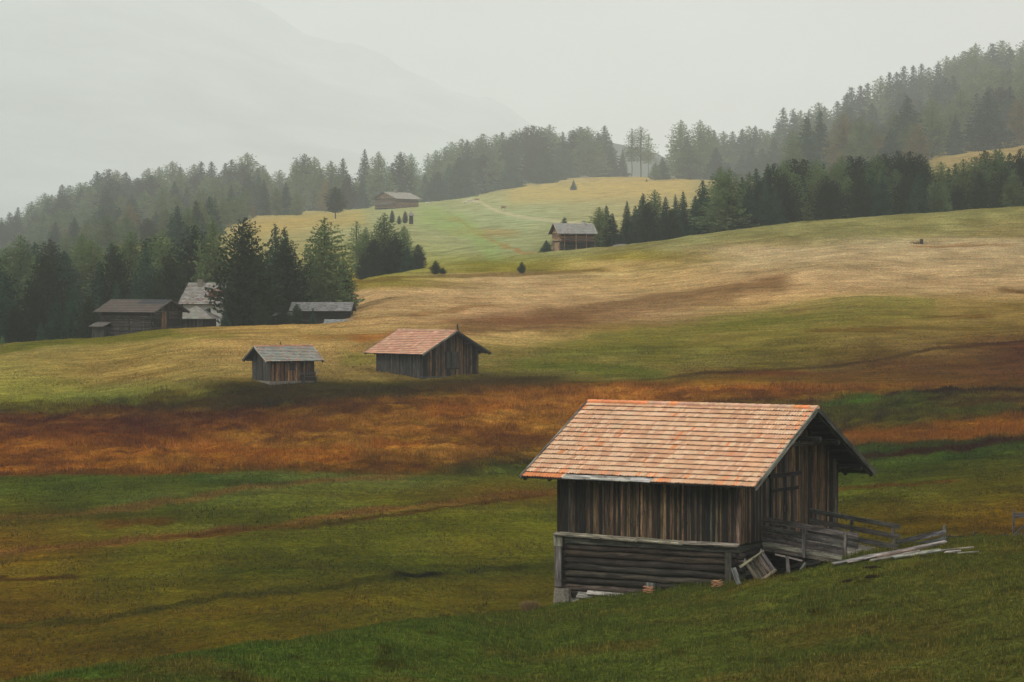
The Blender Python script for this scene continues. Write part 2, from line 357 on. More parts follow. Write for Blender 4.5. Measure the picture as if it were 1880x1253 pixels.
# ---- grass colours (turf, bog grass, hay meadow; slope shade and foreground dimness painted in)
KALB = 1.12
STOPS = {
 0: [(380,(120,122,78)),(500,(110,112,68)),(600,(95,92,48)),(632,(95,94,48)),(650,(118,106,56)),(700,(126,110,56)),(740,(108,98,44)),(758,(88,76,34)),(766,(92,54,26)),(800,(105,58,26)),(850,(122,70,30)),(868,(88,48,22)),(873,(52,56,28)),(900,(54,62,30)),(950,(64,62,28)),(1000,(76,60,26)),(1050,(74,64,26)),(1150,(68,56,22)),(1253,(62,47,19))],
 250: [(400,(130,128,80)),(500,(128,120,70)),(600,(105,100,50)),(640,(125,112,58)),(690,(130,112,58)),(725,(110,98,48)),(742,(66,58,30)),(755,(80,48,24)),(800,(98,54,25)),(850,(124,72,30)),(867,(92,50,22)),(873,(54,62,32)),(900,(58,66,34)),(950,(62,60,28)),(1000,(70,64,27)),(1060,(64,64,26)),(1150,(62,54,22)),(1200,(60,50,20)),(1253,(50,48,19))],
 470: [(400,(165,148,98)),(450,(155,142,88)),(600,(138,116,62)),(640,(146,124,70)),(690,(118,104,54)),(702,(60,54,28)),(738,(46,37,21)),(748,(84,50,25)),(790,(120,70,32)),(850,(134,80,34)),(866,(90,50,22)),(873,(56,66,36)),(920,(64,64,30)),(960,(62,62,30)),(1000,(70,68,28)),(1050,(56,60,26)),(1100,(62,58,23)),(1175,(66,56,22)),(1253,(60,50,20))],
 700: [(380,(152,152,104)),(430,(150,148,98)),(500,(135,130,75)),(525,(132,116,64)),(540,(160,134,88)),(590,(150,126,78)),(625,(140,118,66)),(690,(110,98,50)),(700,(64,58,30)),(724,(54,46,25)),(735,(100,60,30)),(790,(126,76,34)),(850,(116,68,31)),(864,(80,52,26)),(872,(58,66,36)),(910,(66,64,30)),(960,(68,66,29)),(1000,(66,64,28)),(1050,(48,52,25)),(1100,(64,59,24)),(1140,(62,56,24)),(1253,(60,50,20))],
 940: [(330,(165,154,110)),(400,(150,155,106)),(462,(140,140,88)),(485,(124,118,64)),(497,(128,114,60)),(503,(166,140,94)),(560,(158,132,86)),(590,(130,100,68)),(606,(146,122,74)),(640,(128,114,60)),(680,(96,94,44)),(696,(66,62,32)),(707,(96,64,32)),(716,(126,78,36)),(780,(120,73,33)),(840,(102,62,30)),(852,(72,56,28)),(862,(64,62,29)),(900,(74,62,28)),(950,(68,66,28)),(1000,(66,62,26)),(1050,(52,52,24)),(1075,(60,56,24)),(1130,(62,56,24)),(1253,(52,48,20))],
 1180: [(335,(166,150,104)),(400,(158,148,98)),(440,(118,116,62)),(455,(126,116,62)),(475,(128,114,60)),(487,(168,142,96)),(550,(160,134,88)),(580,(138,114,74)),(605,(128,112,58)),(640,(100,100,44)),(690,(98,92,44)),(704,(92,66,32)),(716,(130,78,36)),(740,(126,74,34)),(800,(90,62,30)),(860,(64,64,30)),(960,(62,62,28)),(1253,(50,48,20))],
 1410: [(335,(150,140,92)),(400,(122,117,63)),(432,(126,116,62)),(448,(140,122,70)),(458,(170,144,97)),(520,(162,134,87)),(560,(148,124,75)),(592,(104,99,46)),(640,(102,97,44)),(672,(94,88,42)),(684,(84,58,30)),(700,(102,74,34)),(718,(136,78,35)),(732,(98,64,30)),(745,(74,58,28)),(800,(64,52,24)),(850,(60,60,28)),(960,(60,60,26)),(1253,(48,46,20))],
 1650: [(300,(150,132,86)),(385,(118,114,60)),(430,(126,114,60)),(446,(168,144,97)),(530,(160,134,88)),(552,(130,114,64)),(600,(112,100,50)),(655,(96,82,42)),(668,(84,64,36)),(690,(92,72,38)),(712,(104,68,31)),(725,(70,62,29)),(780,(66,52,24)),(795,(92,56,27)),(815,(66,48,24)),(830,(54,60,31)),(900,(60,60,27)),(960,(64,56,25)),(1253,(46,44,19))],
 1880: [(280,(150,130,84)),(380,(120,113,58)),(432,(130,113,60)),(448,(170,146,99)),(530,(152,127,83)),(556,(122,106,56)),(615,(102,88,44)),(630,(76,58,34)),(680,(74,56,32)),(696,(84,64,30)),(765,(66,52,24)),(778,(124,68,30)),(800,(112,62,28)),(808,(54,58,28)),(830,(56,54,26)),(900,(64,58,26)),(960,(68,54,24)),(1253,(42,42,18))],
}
def _adj(y, c):
    c = np.array(c, float)
    if y >= 869: c = c * 1.28 + np.array([6, 2, 1])
    elif y >= 715: c = c * 1.12 + np.array([-2, 9, 8])
    elif y >= 700: c = c * 1.1 + np.array([0, 4, 5])
    elif c[0] > 150 and y > 495: c = c * 1.03 + np.array([2, 0, 11])
    elif y > 540: c = c * 1.06 + np.array([5, 0, 10])
    elif y < 470: c = c * .80 + np.array([28, 28, 34])  # far meadow paled and greyed, haze mixed into its colour
    return c
STOPS = {x: [(y, _adj(y, c)) for y, c in v] for x, v in STOPS.items()}
SXK = sorted(STOPS)
YQ = np.arange(250, 1300.0, 2)
STAB = np.array([[np.interp(YQ, [p[0] for p in STOPS[x]], [lin(p[1])[c] for p in STOPS[x]]) for c in range(3)] for x in SXK])   # (k,3,ny)
STROKES = [
 ([(830,606),(900,598),(1000,590),(1150,568),(1300,544),(1430,521)], 17, (112,84,60), .55), ([(1000,578),(1150,562),(1300,540),(1420,520)], 8, (98,74,54), .45), ([(860,604),(980,598),(1060,592)], 10, (100,74,54), .6),
 ([(640,588),(760,578),(900,560)], 3, (118,88,58), .6),
 ([(1185,699),(1300,686),(1420,680),(1600,664),(1720,645),(1890,630)], 2.2, (58,46,27), .65),
 ([(0,947),(120,942),(260,928),(420,903),(560,888),(720,876)], 4, (114,86,52), .65),
 ([(0,1012),(90,1006),(210,996),(330,984),(480,966),(640,946),(800,922),(1020,898)], 5, (112,80,48), .75),
 ([(300,988),(440,972),(560,960)], 3, (72,50,30), .6),
 ([(560,968),(760,938),(1000,905)], 2.5, (66,38,20), .7),
 ([(200,965),(300,957)], 6, (96,60,30), .6),
 ([(0,1062),(60,1062),(130,1058)], 2.5, (60,42,22), .8),
 ([(0,1148),(200,1138),(330,1112),(420,1094),(560,1082),(700,1068),(860,1048),(1020,1034)], 5, (54,56,29), .65),
 ([(740,1058),(790,1054)], 4, (18,17,12), .7),
 ([(700,1152),(760,1148),(860,1138)], 4, (44,34,18), .7),
 ([(1560,806),(1700,796),(1890,782)], 11, (134,86,44), .75),
 ([(1600,832),(1750,818),(1890,806)], 7, (54,64,34), .7),
 ([(1580,846),(1650,838),(1720,828),(1800,820),(1890,806)], 4.5, (58,36,22), .85),
 ([(1540,896),(1620,888),(1740,880)], 2.5, (82,50,26), .7),
 ([(1640,722),(1760,723),(1890,722)], 2.5, (44,34,20), .8),
 ([(1530,738),(1590,732)], 6, (60,88,44), .7),
 ([(1720,758),(1840,752)], 4, (62,74,38), .5),
 ([(1000,655),(1150,625),(1300,598),(1500,575),(1700,570)], 16, (84,92,42), .5),
 ([(960,668),(1080,676),(1200,690)], 7, (76,90,42), .6),
 ([(1500,612),(1650,606)], 3, (92,64,36), .6),
 ([(1720,582),(1800,584)], 3, (86,62,36), .6),
 ([(1850,532),(1890,536)], 5, (80,56,34), .7),
 ([(660,626),(720,620),(760,622)], 6, (140,86,46), .7),
 ([(560,624),(650,622)], 4, (120,84,50), .5),
 ([(650,660),(760,656)], 9, (92,102,44), .5),
 ([(330,618),(420,620)], 5, (92,98,44), .5),
 ([(0,646),(90,630),(200,620),(300,612)], 6, (78,84,36), .6),
 ([(120,762),(250,748),(400,738)], 4, (64,44,24), .6),
 ([(330,742),(400,735),(480,727),(560,722),(700,718),(860,708),(1010,701)], 10, (64,56,32), .75),  # shade of the steep slope below the huts, painted into the turf
 ([(420,708),(560,706),(680,706)], 5, (70,62,34), .6),
 ([(110,790),(230,780),(330,800)], 9, (66,38,20), .5),
 ([(500,790),(620,785)], 7, (78,44,22), .5), ([(880,800),(980,806)], 9, (70,42,22), .55), ([(700,820),(760,818)], 9, (160,100,44), .5),
 ([(380,834),(520,840),(640,836)], 12, (150,88,34), .5), ([(800,760),(920,750)], 10, (150,92,44), .45),
 ([(640,519),(720,513),(820,506),(1000,500),(1100,496)], 2.2, (96,78,50), .7),
 ([(880,370),(905,385),(950,398),(1015,406),(1040,408)], 2.2, (178,168,140), .8),
 ([(840,402),(880,430),(915,448),(962,466)], 2.6, (150,112,78), .7),
 ([(850,425),(930,428)], 5, (158,128,84), .5),
 ([(470,420),(560,410),(650,402)], 12, (170,146,96), .6),
 ([(950,360),(1100,350),(1250,345)], 14, (178,156,110), .6),
 ([(790,400),(860,420),(900,460)], 16, (136,154,100), .6),
 ([(360,880),(440,886),(520,890)], 6, (48,66,40), .5),
 ([(420,1046),(520,1044)], 7, (44,56,26), .5),
 ([(1690,452),(1760,450),(1840,452)], 2.5, (128,88,56), .6),
]
def ground_colour(X, D, z):
    px = CX + F * X / D; y = Z2Y(z, D)
    nz = (fbm(X / 9 + 3, D / 16 + 7, 3) - .5)
    yw = y + nz * np.clip((y - 480) / 26, 2, 11)
    pc = np.clip(px, SXK[0], SXK[-1] - .01)
    i = np.clip(np.searchsorted(SXK, pc, side='right') - 1, 0, len(SXK) - 2)
    xk = np.array(SXK); t = smooth01((pc - xk[i]) / (xk[i + 1] - xk[i]))
    j = np.clip((yw - YQ[0]) / 2, 0, len(YQ) - 1.01); ji = j.astype(int); jf = j - ji
    col = np.empty((len(X), 3))
    for c in range(3):
        a = STAB[i, c, ji] * (1 - jf) + STAB[i, c, ji + 1] * jf; b = STAB[i + 1, c, ji] * (1 - jf) + STAB[i + 1, c, ji + 1] * jf
        col[:, c] = a * (1 - t) + b * t
    # patchiness inside every zone
    p1 = fbm(X / 5 + 11, D / 7, 4); p2 = fbm(X / 18, D / 14 + 33, 3); p3 = fbm(X / 1.1, D / 1.6, 3)
    col *= (1 + (p1 - .5) * .8)[:, None]
    gr = smooth01((p2 - .45) * 4)
    gm = np.clip((y - 560) / 260, .25, 1.0)
    col *= 1 + gr[:, None] * gm[:, None] * np.array([-.12, .02, .0])
    band = zone_rough(px, D, y)
    col *= (1 + band * (p3 - .5) * 1.1)[:, None]
    hol = band * smooth01((fbm(X / 4.5 + 70, D / 3.2 + 8, 4) - .56) * 9); col = col * (1 - .45 * hol[:, None]) + lin((62, 40, 24)) * .45 * hol[:, None]
    yw2 = y + (fbm(X / 2.2 + 5, D / 4, 3) - .5) * np.clip((y - 400) / 40, 1.5, 13)
    for pts, hw, c, al in STROKES:
        xs = [p[0] for p in pts]; yc = np.interp(px, xs, [p[1] for p in pts])
        end = smooth01((px - xs[0] + 40) / 40) * smooth01((xs[-1] + 40 - px) / 40)
        m = al * end * smooth01(1.7 - np.abs((yw2 if hw > 6.5 else y + (yw2 - y) * .55) + (p1 - .5) * hw * 2.0 - yc) / hw) * np.clip((-.15 + 2.1 * p1) if hw > 6.5 else (.3 + 1.3 * p1), 0, 1)
        m = np.where((D < crestD(px)) & (y > 900), 0, m)
        col = col * (1 - m[:, None]) + lin(c) * m[:, None]
    # near knoll, foreground shade painted into its dark turf
    k = smooth01((crestD(px) + 2 - D) / 3)
    q = fbm(X / 3.2 + 60, D / 3.6 + 2, 4); q2 = fbm(X / 11 + 3, D / 11 + 20, 3)
    left = np.clip((px - 500) / 1200, 0, 1)[:, None]
    kn = lin((68, 82, 35)) * (1 - left) + lin((78, 79, 38)) * left
    dry = smooth01((q - .5) * 5) * (.35 + .5 * smooth01((q2 - .4) * 4))
    kn = kn * (1 - dry[:, None]) + lin((84, 76, 38)) * dry[:, None]
    soil = smooth01((fbm(X / 1.3 + 31, D / 1.3 + 4, 3) - .71) * 9)
    kn = kn * (1 - .55 * soil[:, None]) + lin((50, 38, 22)) * .55 * soil[:, None]
    col = col * (1 - k[:, None]) + kn * k[:, None]
    T = np.exp(-HAZE_DENSITY * D)[:, None]      # photograph colour -> turf colour: take the air's share out
    c0 = (col - (1 - T) * np.array([.5, .51, .47])) / T
    return np.clip(np.maximum(c0, col * .25) / KALB, .002, .75)

YR = np.concatenate([np.linspace(3, 60, 30)[:-1], np.geomspace(60, 520, 760)[:-1], np.geomspace(520, 3200, 330)[:-1], np.geomspace(3200, 11800, 60)])
PXC = np.concatenate([np.linspace(-340, -20, 40)[:-1], np.linspace(-20, 1900, 840)[:-1], np.linspace(1900, 2220, 40)])
PP, DD = np.meshgrid(PXC, YR, indexing='ij')
XX = (PP - CX) / F * DD
# outer skirt columns widen the sheet beyond the frame
ext = [0.03, .12, .3, .7, 1.0]
lft = [XX[0] - t * (350 + .32 * YR) for t in ext[::-1]]; rgt = [XX[-1] + t * (350 + .32 * YR) for t in ext]
XX = np.vstack([lft, XX, rgt]); DD = np.vstack([np.tile(YR, (len(ext), 1)), DD, np.tile(YR, (len(ext), 1))])
xf = XX.ravel(); df = DD.ravel()
zf = ground_full(xf, df)
GROUND_MIN = float(zf.min())
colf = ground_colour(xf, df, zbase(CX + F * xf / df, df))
nc, nr = XX.shape
idx = np.arange(nc * nr).reshape(nc, nr)
Fq = np.stack([idx[:-1, :-1], idx[1:, :-1], idx[1:, 1:], idx[:-1, 1:]], -1).reshape(-1, 4)
gm_, nt, b = newmat('meadow_turf')
tcn = nt.nodes.new('ShaderNodeTexCoord').outputs['Object']
n1 = nnoise(nt, tcn, .35, 5, .7); n2 = nnoise(nt, tcn, 3.2, 5, .75); n3 = nnoise(nt, tcn, .05, 3, .6)
n4 = nnoise(nt, tcn, 1.0, 4, .7, (.18, .9, .9))
n5 = nnoise(nt, tcn, 1.0, 5, .7, (.07, .75, .75)); n6 = nnoise(nt, tcn, 9, 4, .8)
f = fmul(nt, rangen(nt, n1, .3, .7, .76, 1.26), rangen(nt, n2, .32, .68, .4, 1.7))
f = fmul(nt, f, fmul(nt, rangen(nt, n5, .3, .7, .72, 1.3), rangen(nt, n6, .32, .68, .45, 1.6)))
f = fmul(nt, f, rangen(nt, n4, .3, .7, .78, 1.24))
c = vscale(nt, attr(nt, 'tint').outputs['Color'], f)
c2 = vmul(nt, c, (.95, 1.02, .96)); c3 = vmul(nt, c, (1.05, .99, .93))
c = mixc(nt, rangen(nt, nnoise(nt, tcn, .9, 4, .7), .42, .6, 0, 1), c2, c3)
nt.links.new(c, b.inputs['Base Color'])
bump(nt, b, fmul(nt, n2, n4), 1.0, .5)
b.inputs['Roughness'].default_value = 1; b.inputs['Specular IOR Level'].default_value = 0
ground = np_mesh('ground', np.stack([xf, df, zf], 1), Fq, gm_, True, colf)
tag(ground, kind='structure')

# ---------------------------------------------------------------- grass blades (stuff)
def grass(name, n, pxr, Dr, hgt, wid, cfun, lean=.35, accept=None, label=''):
    px = rng.uniform(pxr[0], pxr[1], n); D = np.sqrt(rng.uniform(Dr[0] ** 2, Dr[1] ** 2, n))
    X = (px - CX) / F * D
    zb = zbase(px, D); y = Z2Y(zb, D)
    keep = accept(px, D, y, X) if accept is not None else np.ones(n, bool)
    px, D, X, zb, y = px[keep], D[keep], X[keep], zb[keep], y[keep]; n = len(px)
    z = ground_full(X, D) - .01
    col = ground_colour(X, D, zb)
    sc_ = rng.uniform(.45, 1.25, n)
    h = hgt(px, D, y, X) * sc_; wd = wid * rng.uniform(.6, 1.4, n)
    a = rng.uniform(0, 2 * np.pi, n); la = rng.uniform(0, 2 * np.pi, n); ll = rng.uniform(.1, 1, n) * lean * h
    dx = np.cos(a) * wd / 2; dy = np.sin(a) * wd / 2
    P0 = np.stack([X - dx, D - dy, z], 1); P1 = np.stack([X + dx, D + dy, z], 1)
    P2 = np.stack([X + np.cos(la) * ll, D + np.sin(la) * ll, z + h], 1)
    V = np.stack([P0, P1, P2], 1).reshape(-1, 3)
    cc = cfun(col, rng.random(n), px, D, y)
    C3 = np.repeat(cc, 3, 0)
    m, nt, b = newmat(name + '_blades')
    nt.links.new(attr(nt, 'tint').outputs['Color'], b.inputs['Base Color']); b.inputs['Roughness'].default_value = .8; b.inputs['Specular IOR Level'].default_value = .1
    o = np_mesh(name, V, np.arange(n * 3).reshape(-1, 3), m, False, np.clip(C3, .003, .8))
    tag(o, label, 'grass', kind='stuff'); return o
def c_near(col, r, px, D, y):
    k = (.55 + 1.0 * r)[:, None]; c = col * k
    dry = (r > .9)[:, None]; return np.where(dry, c * np.array([1.9, 1.5, 1.4]), c * np.array([.95, 1.08, .85]))
grass('short_grass', 330000, (-10, 1890), (72, 134), lambda px, D, y, X: .05 + .2 * fbm(X / 1.5, D / 1.5, 3) ** 2, .035, c_near,
      accept=lambda px, D, y, X: (D < crestD(px) + 3) & (y < 1262), label='short green turf with dry blades on the near knoll')
grass('seed_head_grass', 160000, (-10, 1890), (72, 150), lambda px, D, y, X: .1 + .3 * fbm(X / .8 + 7, D / .8, 2) ** 2, .022, lambda col, r, px, D, y: col * (1.2 + 1.6 * r)[:, None] * np.array([1.25, 1.05, .9]), .6,
      accept=lambda px, D, y, X: (fbm(X / 1.1 + 20, D / 1.1, 3) > .6) & (fbm(X / 6, D / 6 + 50, 2) > .45), label='pale seed-head grass in loose tufts on the knoll')
def c_bog(col, r, px, D, y): return col * (.65 + .95 * r)[:, None] * np.array([1.12, 1.04, .95])
grass('rust_coloured_bog_grass', 170000, (-10, 1900), (195, 262), lambda px, D, y, X: .12 + .6 * fbm(X / 3.5, D / 4, 3) ** 2, .07, c_bog, .5,
      accept=lambda px, D, y, X: (zone_rough(px, D, y) > .3) & (fbm(X / 3, D / 3 + 9, 3) > .4), label='tufty rust-orange bog grass in the band across the slope')
STR = [s for s in STROKES if s[2] in ((114,86,52), (112,80,48), (58,36,22), (134,86,44))]
def on_stripe(px, D, y, X):
    k = np.zeros(len(px), bool)
    for pts, hw, c, al in STR:
        xs = [p[0] for p in pts]; yc = np.interp(px, xs, [p[1] for p in pts])
        k |= (np.abs(y - yc + 3) < hw * .9) & (px > xs[0] - 20) & (px < xs[-1] + 20)
    return k & (D > 140) & (fbm(X / 3, D / 3 + 9, 3) > .42)
grass('dry_ditch_grass', 420000, (-10, 1900), (150, 250), lambda px, D, y, X: .1 + .38 * fbm(X / 3, D / 4, 3) ** 1.5, .05, c_bog, .5, accept=on_stripe, label='dry reddish grass lining the shallow ditches')
def c_mid(col, r, px, D, y): return col * (.6 + .85 * r)[:, None]
grass('meadow_grass', 260000, (-10, 1900), (130, 300), lambda px, D, y, X: .06 + .22 * fbm(X / 2, D / 2, 3) ** 1.5, .075, c_mid, .5,
      accept=lambda px, D, y, X: (D > crestD(px) + 8) & (fbm(X / 2.5 + 4, D / 2.5, 3) > .45), label='olive meadow grass on the lower slope')

def at_barn(px, D, y, X):
    lx = (X - 8.924) * math.cos(.592) - (D - 112.0) * math.sin(.592); ly = (X - 8.924) * math.sin(.592) + (D - 112.0) * math.cos(.592)
    k = (lx > -9.2) & (lx < 5.5) & (ly > -2.4) & (ly < 4.5) & ~((lx < 0.1) & (ly > .05))
    return k & (rng.random(len(px)) < np.exp(-np.maximum(-ly, 0) * 1.6)) & (fbm(X / .7, D / .7 + 3, 2) > .42)
grass('tall_weeds', 60000, (980, 1640), (106, 122), lambda px, D, y, X: .1 + .45 * fbm(X / .8, D / .8, 2) ** 2, .03, c_near, .4, accept=at_barn, label='taller weeds against the log base and under the ramp')
def dry_tuft(px, D, y, X): return ((px - 972) ** 2 / 90 + (D - 118.6) ** 2 / .35) < 1
grass('dry_grass_tuft', 60000, (950, 995), (117, 120), lambda px, D, y, X: .55 + 0 * X, .03, lambda col, r, px, D, y: np.tile(np.array([.20, .14, .06]), (len(px), 1)) * (.6 + r)[:, None], .55, accept=dry_tuft, label='pale dry grass tuft left of the foundation stone')

# ---------------------------------------------------------------- buildings
def jt(c, v=.25, h=.06):
    k = 1 + random.uniform(-v, v); return tuple(max(.003, x * k * (1 + random.uniform(-h, h))) for x in c)
GREYW = (.05, .046, .04); BROWNW = (.088, .057, .032); DARKW = (.013, .011, .009); PALEW = (.18, .165, .14); TANW = (.27, .17, .09)
def plank_tint(mode):
    r = random.random()
    if mode == 'barn': c = DARKW if r < .36 else (.05, .035, .023) if r < .62 else BROWNW if r < .88 else (.17, .108, .058) if r < .94 else GREYW
    elif mode == 'gable': c = DARKW if r < .35 else (.055, .035, .02) if r < .7 else (.115, .066, .03) if r < .93 else GREYW
    elif mode == 'grey': c = (.034, .032, .029) if r < .5 else GREYW if r < .8 else (.075, .069, .06) if r < .92 else DARKW
    elif mode == 'warm': c = (.10, .055, .03) if r < .4 else (.19, .095, .045) if r < .75 else DARKW
    elif mode == 'tan': c = TANW if r < .5 else (.33, .22, .13) if r < .8 else (.16, .10, .06)
    else: c = DARKW if r < .6 else (.04, .034, .028)
    return jt(c)
def corner_place(px, D, zc, rz, L_, W_, side):
    """centre of a building whose near bottom corner stands at photo column px, depth D, height zc.
    side=+1: gable end at local +x is the near one (seen right); side=-1: gable at local -x (seen left)."""
    e1 = Vector((math.cos(rz), math.sin(rz), 0)); e2 = Vector((-math.sin(rz), math.cos(rz), 0))
    O = Vector(((px - CX) / F * D, D, zc))
    return O - e1 * side * L_ / 2 + e2 * W_ / 2
class Bld:
    def __init__(s, name, px, D, zc, rz, L_, W_, side, he, hr, og, oe, label, cat, group=None):
        s.L, s.W, s.he, s.hr, s.og, s.oe, s.side = L_, W_, he, hr, og, oe, side
        s.root = empty(name, corner_place(px, D, zc, rz, L_, W_, side), rz); tag(s.root, label, cat, group)
    def roofz(s, v, drop=.0): return s.hr - (s.hr - s.he) * abs(v) / (s.W / 2 + s.oe) - drop
    def plank_wall(s, which, mode, z0=0.0, pw=.16, skip=None, zt=None, name='wall', jit=.02, z0f=None, out=0.0, thick=.03):
        """which: 'front' (y=-W/2), 'back', 'right' (x=+L/2), 'left'."""
        m = MB(); drop = .16
        n = s.L if which in ('front', 'back') else s.W
        a = -n / 2
        while a < n / 2 - .01:
            wd = min(pw * random.uniform(.7, 1.35), n / 2 - a); b_ = a + wd
            if skip and skip(a + wd / 2): a = b_; continue
            tint = plank_tint(mode if not callable(mode) else mode(a)); th = thick + random.uniform(0, jit); zb = z0 + random.uniform(-.05, .03)
            if which in ('front', 'back'):
                sg = -1 if which == 'front' else 1; y0 = sg * s.W / 2; zt_ = s.roofz(s.W / 2, drop) if zt is None else zt
                y1 = y0 + sg * (th + out)
                m.box(a + .005, b_ - .005, min(y0, y1), max(y0, y1), zb, zt_, tint)
            else:
                sg = 1 if which == 'right' else -1; x0 = sg * s.L / 2; x1 = x0 + sg * (th + out)
                za = s.roofz(a, drop) if zt is None else min(zt, s.roofz(a, drop)); zz = s.roofz(b_, drop) if zt is None else min(zt, s.roofz(b_, drop))
                pts = [(x0, a + .005, zb), (x0, b_ - .005, zb), (x0, b_ - .005, zz), (x0, a + .005, za)]
                if a < 0 < b_ and zt is None: pts = [(x0, a + .005, zb), (x0, b_ - .005, zb), (x0, b_ - .005, zz), (x0, 0, s.roofz(0, drop)), (x0, a + .005, za)]
                m.prism(pts, (x1 - x0, 0, 0), tint)
            a = b_
        return m.build(name, WOOD, s.root)
    def shell(s, z0, mat=None, name='inner_wall', tint=(.012, .01, .009)):
        """dark closed inner lining just behind the boards"""
        m = MB(); d = .012; hx = s.L / 2 - d; hy = s.W / 2 - d; zs = s.roofz(s.W / 2, .2); zr = s.roofz(0, .2)
        for x in (-hx, hx):
            m.add([(x, -hy, z0), (x, hy, z0), (x, hy, zs), (x, 0, zr), (x, -hy, zs)], [(0, 1, 2, 3, 4)], tint)
        for y in (-hy, hy): m.add([(-hx, y, z0), (hx, y, z0), (hx, y, zs), (-hx, y, zs)], [(0, 1, 2, 3)], tint)
        m.add([(-hx, -hy, z0), (hx, -hy, z0), (hx, hy, z0), (-hx, hy, z0)], [(0, 1, 2, 3)], tint)
        return m.build(name, mat or WOOD, s.root)
    def log_wall(s, which, z0, z1, r, mode, inset=.1, name='log_wall', ends=.25, n=10):
        m = MB(); z = z0 + r
        k = 0
        while z < z1:
            t = jt((.046, .036, .026) if random.random() < .5 else (.022, .018, .014)) if mode == 'log' else plank_tint(mode)
            rr = r * random.uniform(.84, 1.1)
            if which == 'front': m.log((-s.L / 2 + inset - ends, -s.W / 2 + inset, z), (s.L / 2 - inset + ends, -s.W / 2 + inset, z), rr, t, n)
            if which == 'back': m.log((-s.L / 2 + inset - ends, s.W / 2 - inset, z), (s.L / 2 - inset + ends, s.W / 2 - inset, z), rr, t, n)
            if which == 'right': m.log((s.L / 2 - inset, -s.W / 2 + inset - ends, z + r), (s.L / 2 - inset, s.W / 2 - inset + ends, z + r), rr, t, n)
            if which == 'left': m.log((-s.L / 2 + inset, -s.W / 2 + inset - ends, z + r), (-s.L / 2 + inset, s.W / 2 - inset + ends, z + r), rr, t, n)
            z += 2 * r * .93; k += 1
        return m.build(name, LOGM, s.root, True)
    def roof(s, cover, tile_w=.22, row=.34, waves=2, rafters=0, ridge=None, lift=.035, missing=None, barge=PALEW, deck_t=(.022, .018, .014), bargeh=.2, purlin=0):
        hx = s.L / 2 + s.og; hy = s.W / 2 + s.oe; S = math.hypot(hy, s.hr - s.he); ca = hy / S; sa = (s.hr - s.he) / S
        m = MB()
        for sg in (-1, 1):     # boarding, 5 cm thick under the covering
            P = lambda t, d: (sg * t * ca + sg * d * sa * 0, s.hr - t * sa - d)
            y0, z0_ = P(0, .06); y1, z1_ = P(S - .03, .06)
            n = max(2, int(S / .22)); 
            for k in range(n):
                t0 = S * k / n + .004; t1 = S * (k + 1) / n - .004 if k < n - 1 else S - .03
                m.add([(-hx, sg * t0 * ca, s.hr - t0 * sa - .06), (hx, sg * t0 * ca, s.hr - t0 * sa - .06), (hx, sg * t1 * ca, s.hr - t1 * sa - .06), (-hx, sg * t1 * ca, s.hr - t1 * sa - .06),
                       (-hx, sg * t0 * ca, s.hr - t0 * sa - .10), (hx, sg * t0 * ca, s.hr - t0 * sa - .10), (hx, sg * t1 * ca, s.hr - t1 * sa - .10), (-hx, sg * t1 * ca, s.hr - t1 * sa - .10)],
                      [(0, 3, 2, 1), (4, 5, 6, 7), (0, 1, 5, 4), (1, 2, 6, 5), (2, 3, 7, 6), (3, 0, 4, 7)], jt(deck_t), (1, 0, 0))
        rf = m.build('roof', WOOD, s.root)
        m = MB(); nrow = max(3, round(S / row)); row = S / nrow; ncol = max(3, round(2 * hx / tile_w)); tw = 2 * hx / ncol
        off0 = random.random() * 100
        for sg in (-1, 1):
            for k in range(nrow):
                t0 = k * row - .03 if k else 0; t1 = (k + 1) * row + random.uniform(-.006, .006)
                for c_ in range(ncol):
                    x0 = -hx + c_ * tw; x1 = x0 + tw
                    if missing and missing(sg, k, nrow, (x0 + x1) / 2): continue
                    tint = cover(sg, k, nrow, c_, ncol, (x0 + x1) / 2)
                    ns = max(1, waves * 5); dz = random.uniform(-.006, .006); te = t1 + random.uniform(-.022, .02)
                    vs = []; 
                    for i in range(ns + 1):
                        x = x0 + (x1 - x0) * i / ns; wv = .034 * (abs(math.sin(math.pi * waves * i / ns)) - .5) if waves else 0
                        for t, d in ((t0, -.045), (te, lift - .022 + dz), (te, lift - .036 + dz)):
                            h = d + (wv if t != t0 else wv * .6)
                            vs.append((x, sg * (t * ca), s.hr - t * sa + h))
                    fs = []
                    for i in range(ns):
                        a = i * 3; b_ = a + 3
                        fs += [(a, b_, b_ + 1, a + 1), (a + 1, b_ + 1, b_ + 2, a + 2)] if sg < 0 else [(a, a + 1, b_ + 1, b_), (a + 1, a + 2, b_ + 2, b_ + 1)]
                    m.add(vs, fs, tint, (1, 0, 0))
        o = m.build('roof_covering', TILE if waves or ridge else SHINGLE, rf)
        if ridge:
            m = MB(); n = max(4, int(2 * hx / .36)); wd = 2 * hx / n
            for k in range(n):
                x0 = -hx + k * wd; x1 = x0 + wd * 1.12; tint = ridge(k, n); vs = []
                for x, r_ in ((x0, .10), (x1, .125)):
                    for j in range(7):
                        a = math.pi * (-.12 + 1.24 * j / 6); vs.append((x, r_ * math.cos(a), s.hr - .035 + .085 * math.sin(a) * r_ / .1))
                m.add(vs, [(j, j + 1, j + 8, j + 7) for j in range(6)] + [(7, 8, 9, 10, 11, 12, 13)], tint)
            m.build('ridge_cap', TILE, rf)
        for sx in (-1, 1):
            for sg in (-1, 1):
                m = MB(); x = sx * (hx + .02)
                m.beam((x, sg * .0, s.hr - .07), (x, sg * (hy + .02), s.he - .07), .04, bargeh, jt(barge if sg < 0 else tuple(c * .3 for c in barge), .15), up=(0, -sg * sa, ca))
                m.build('barge_board', WOOD, rf)
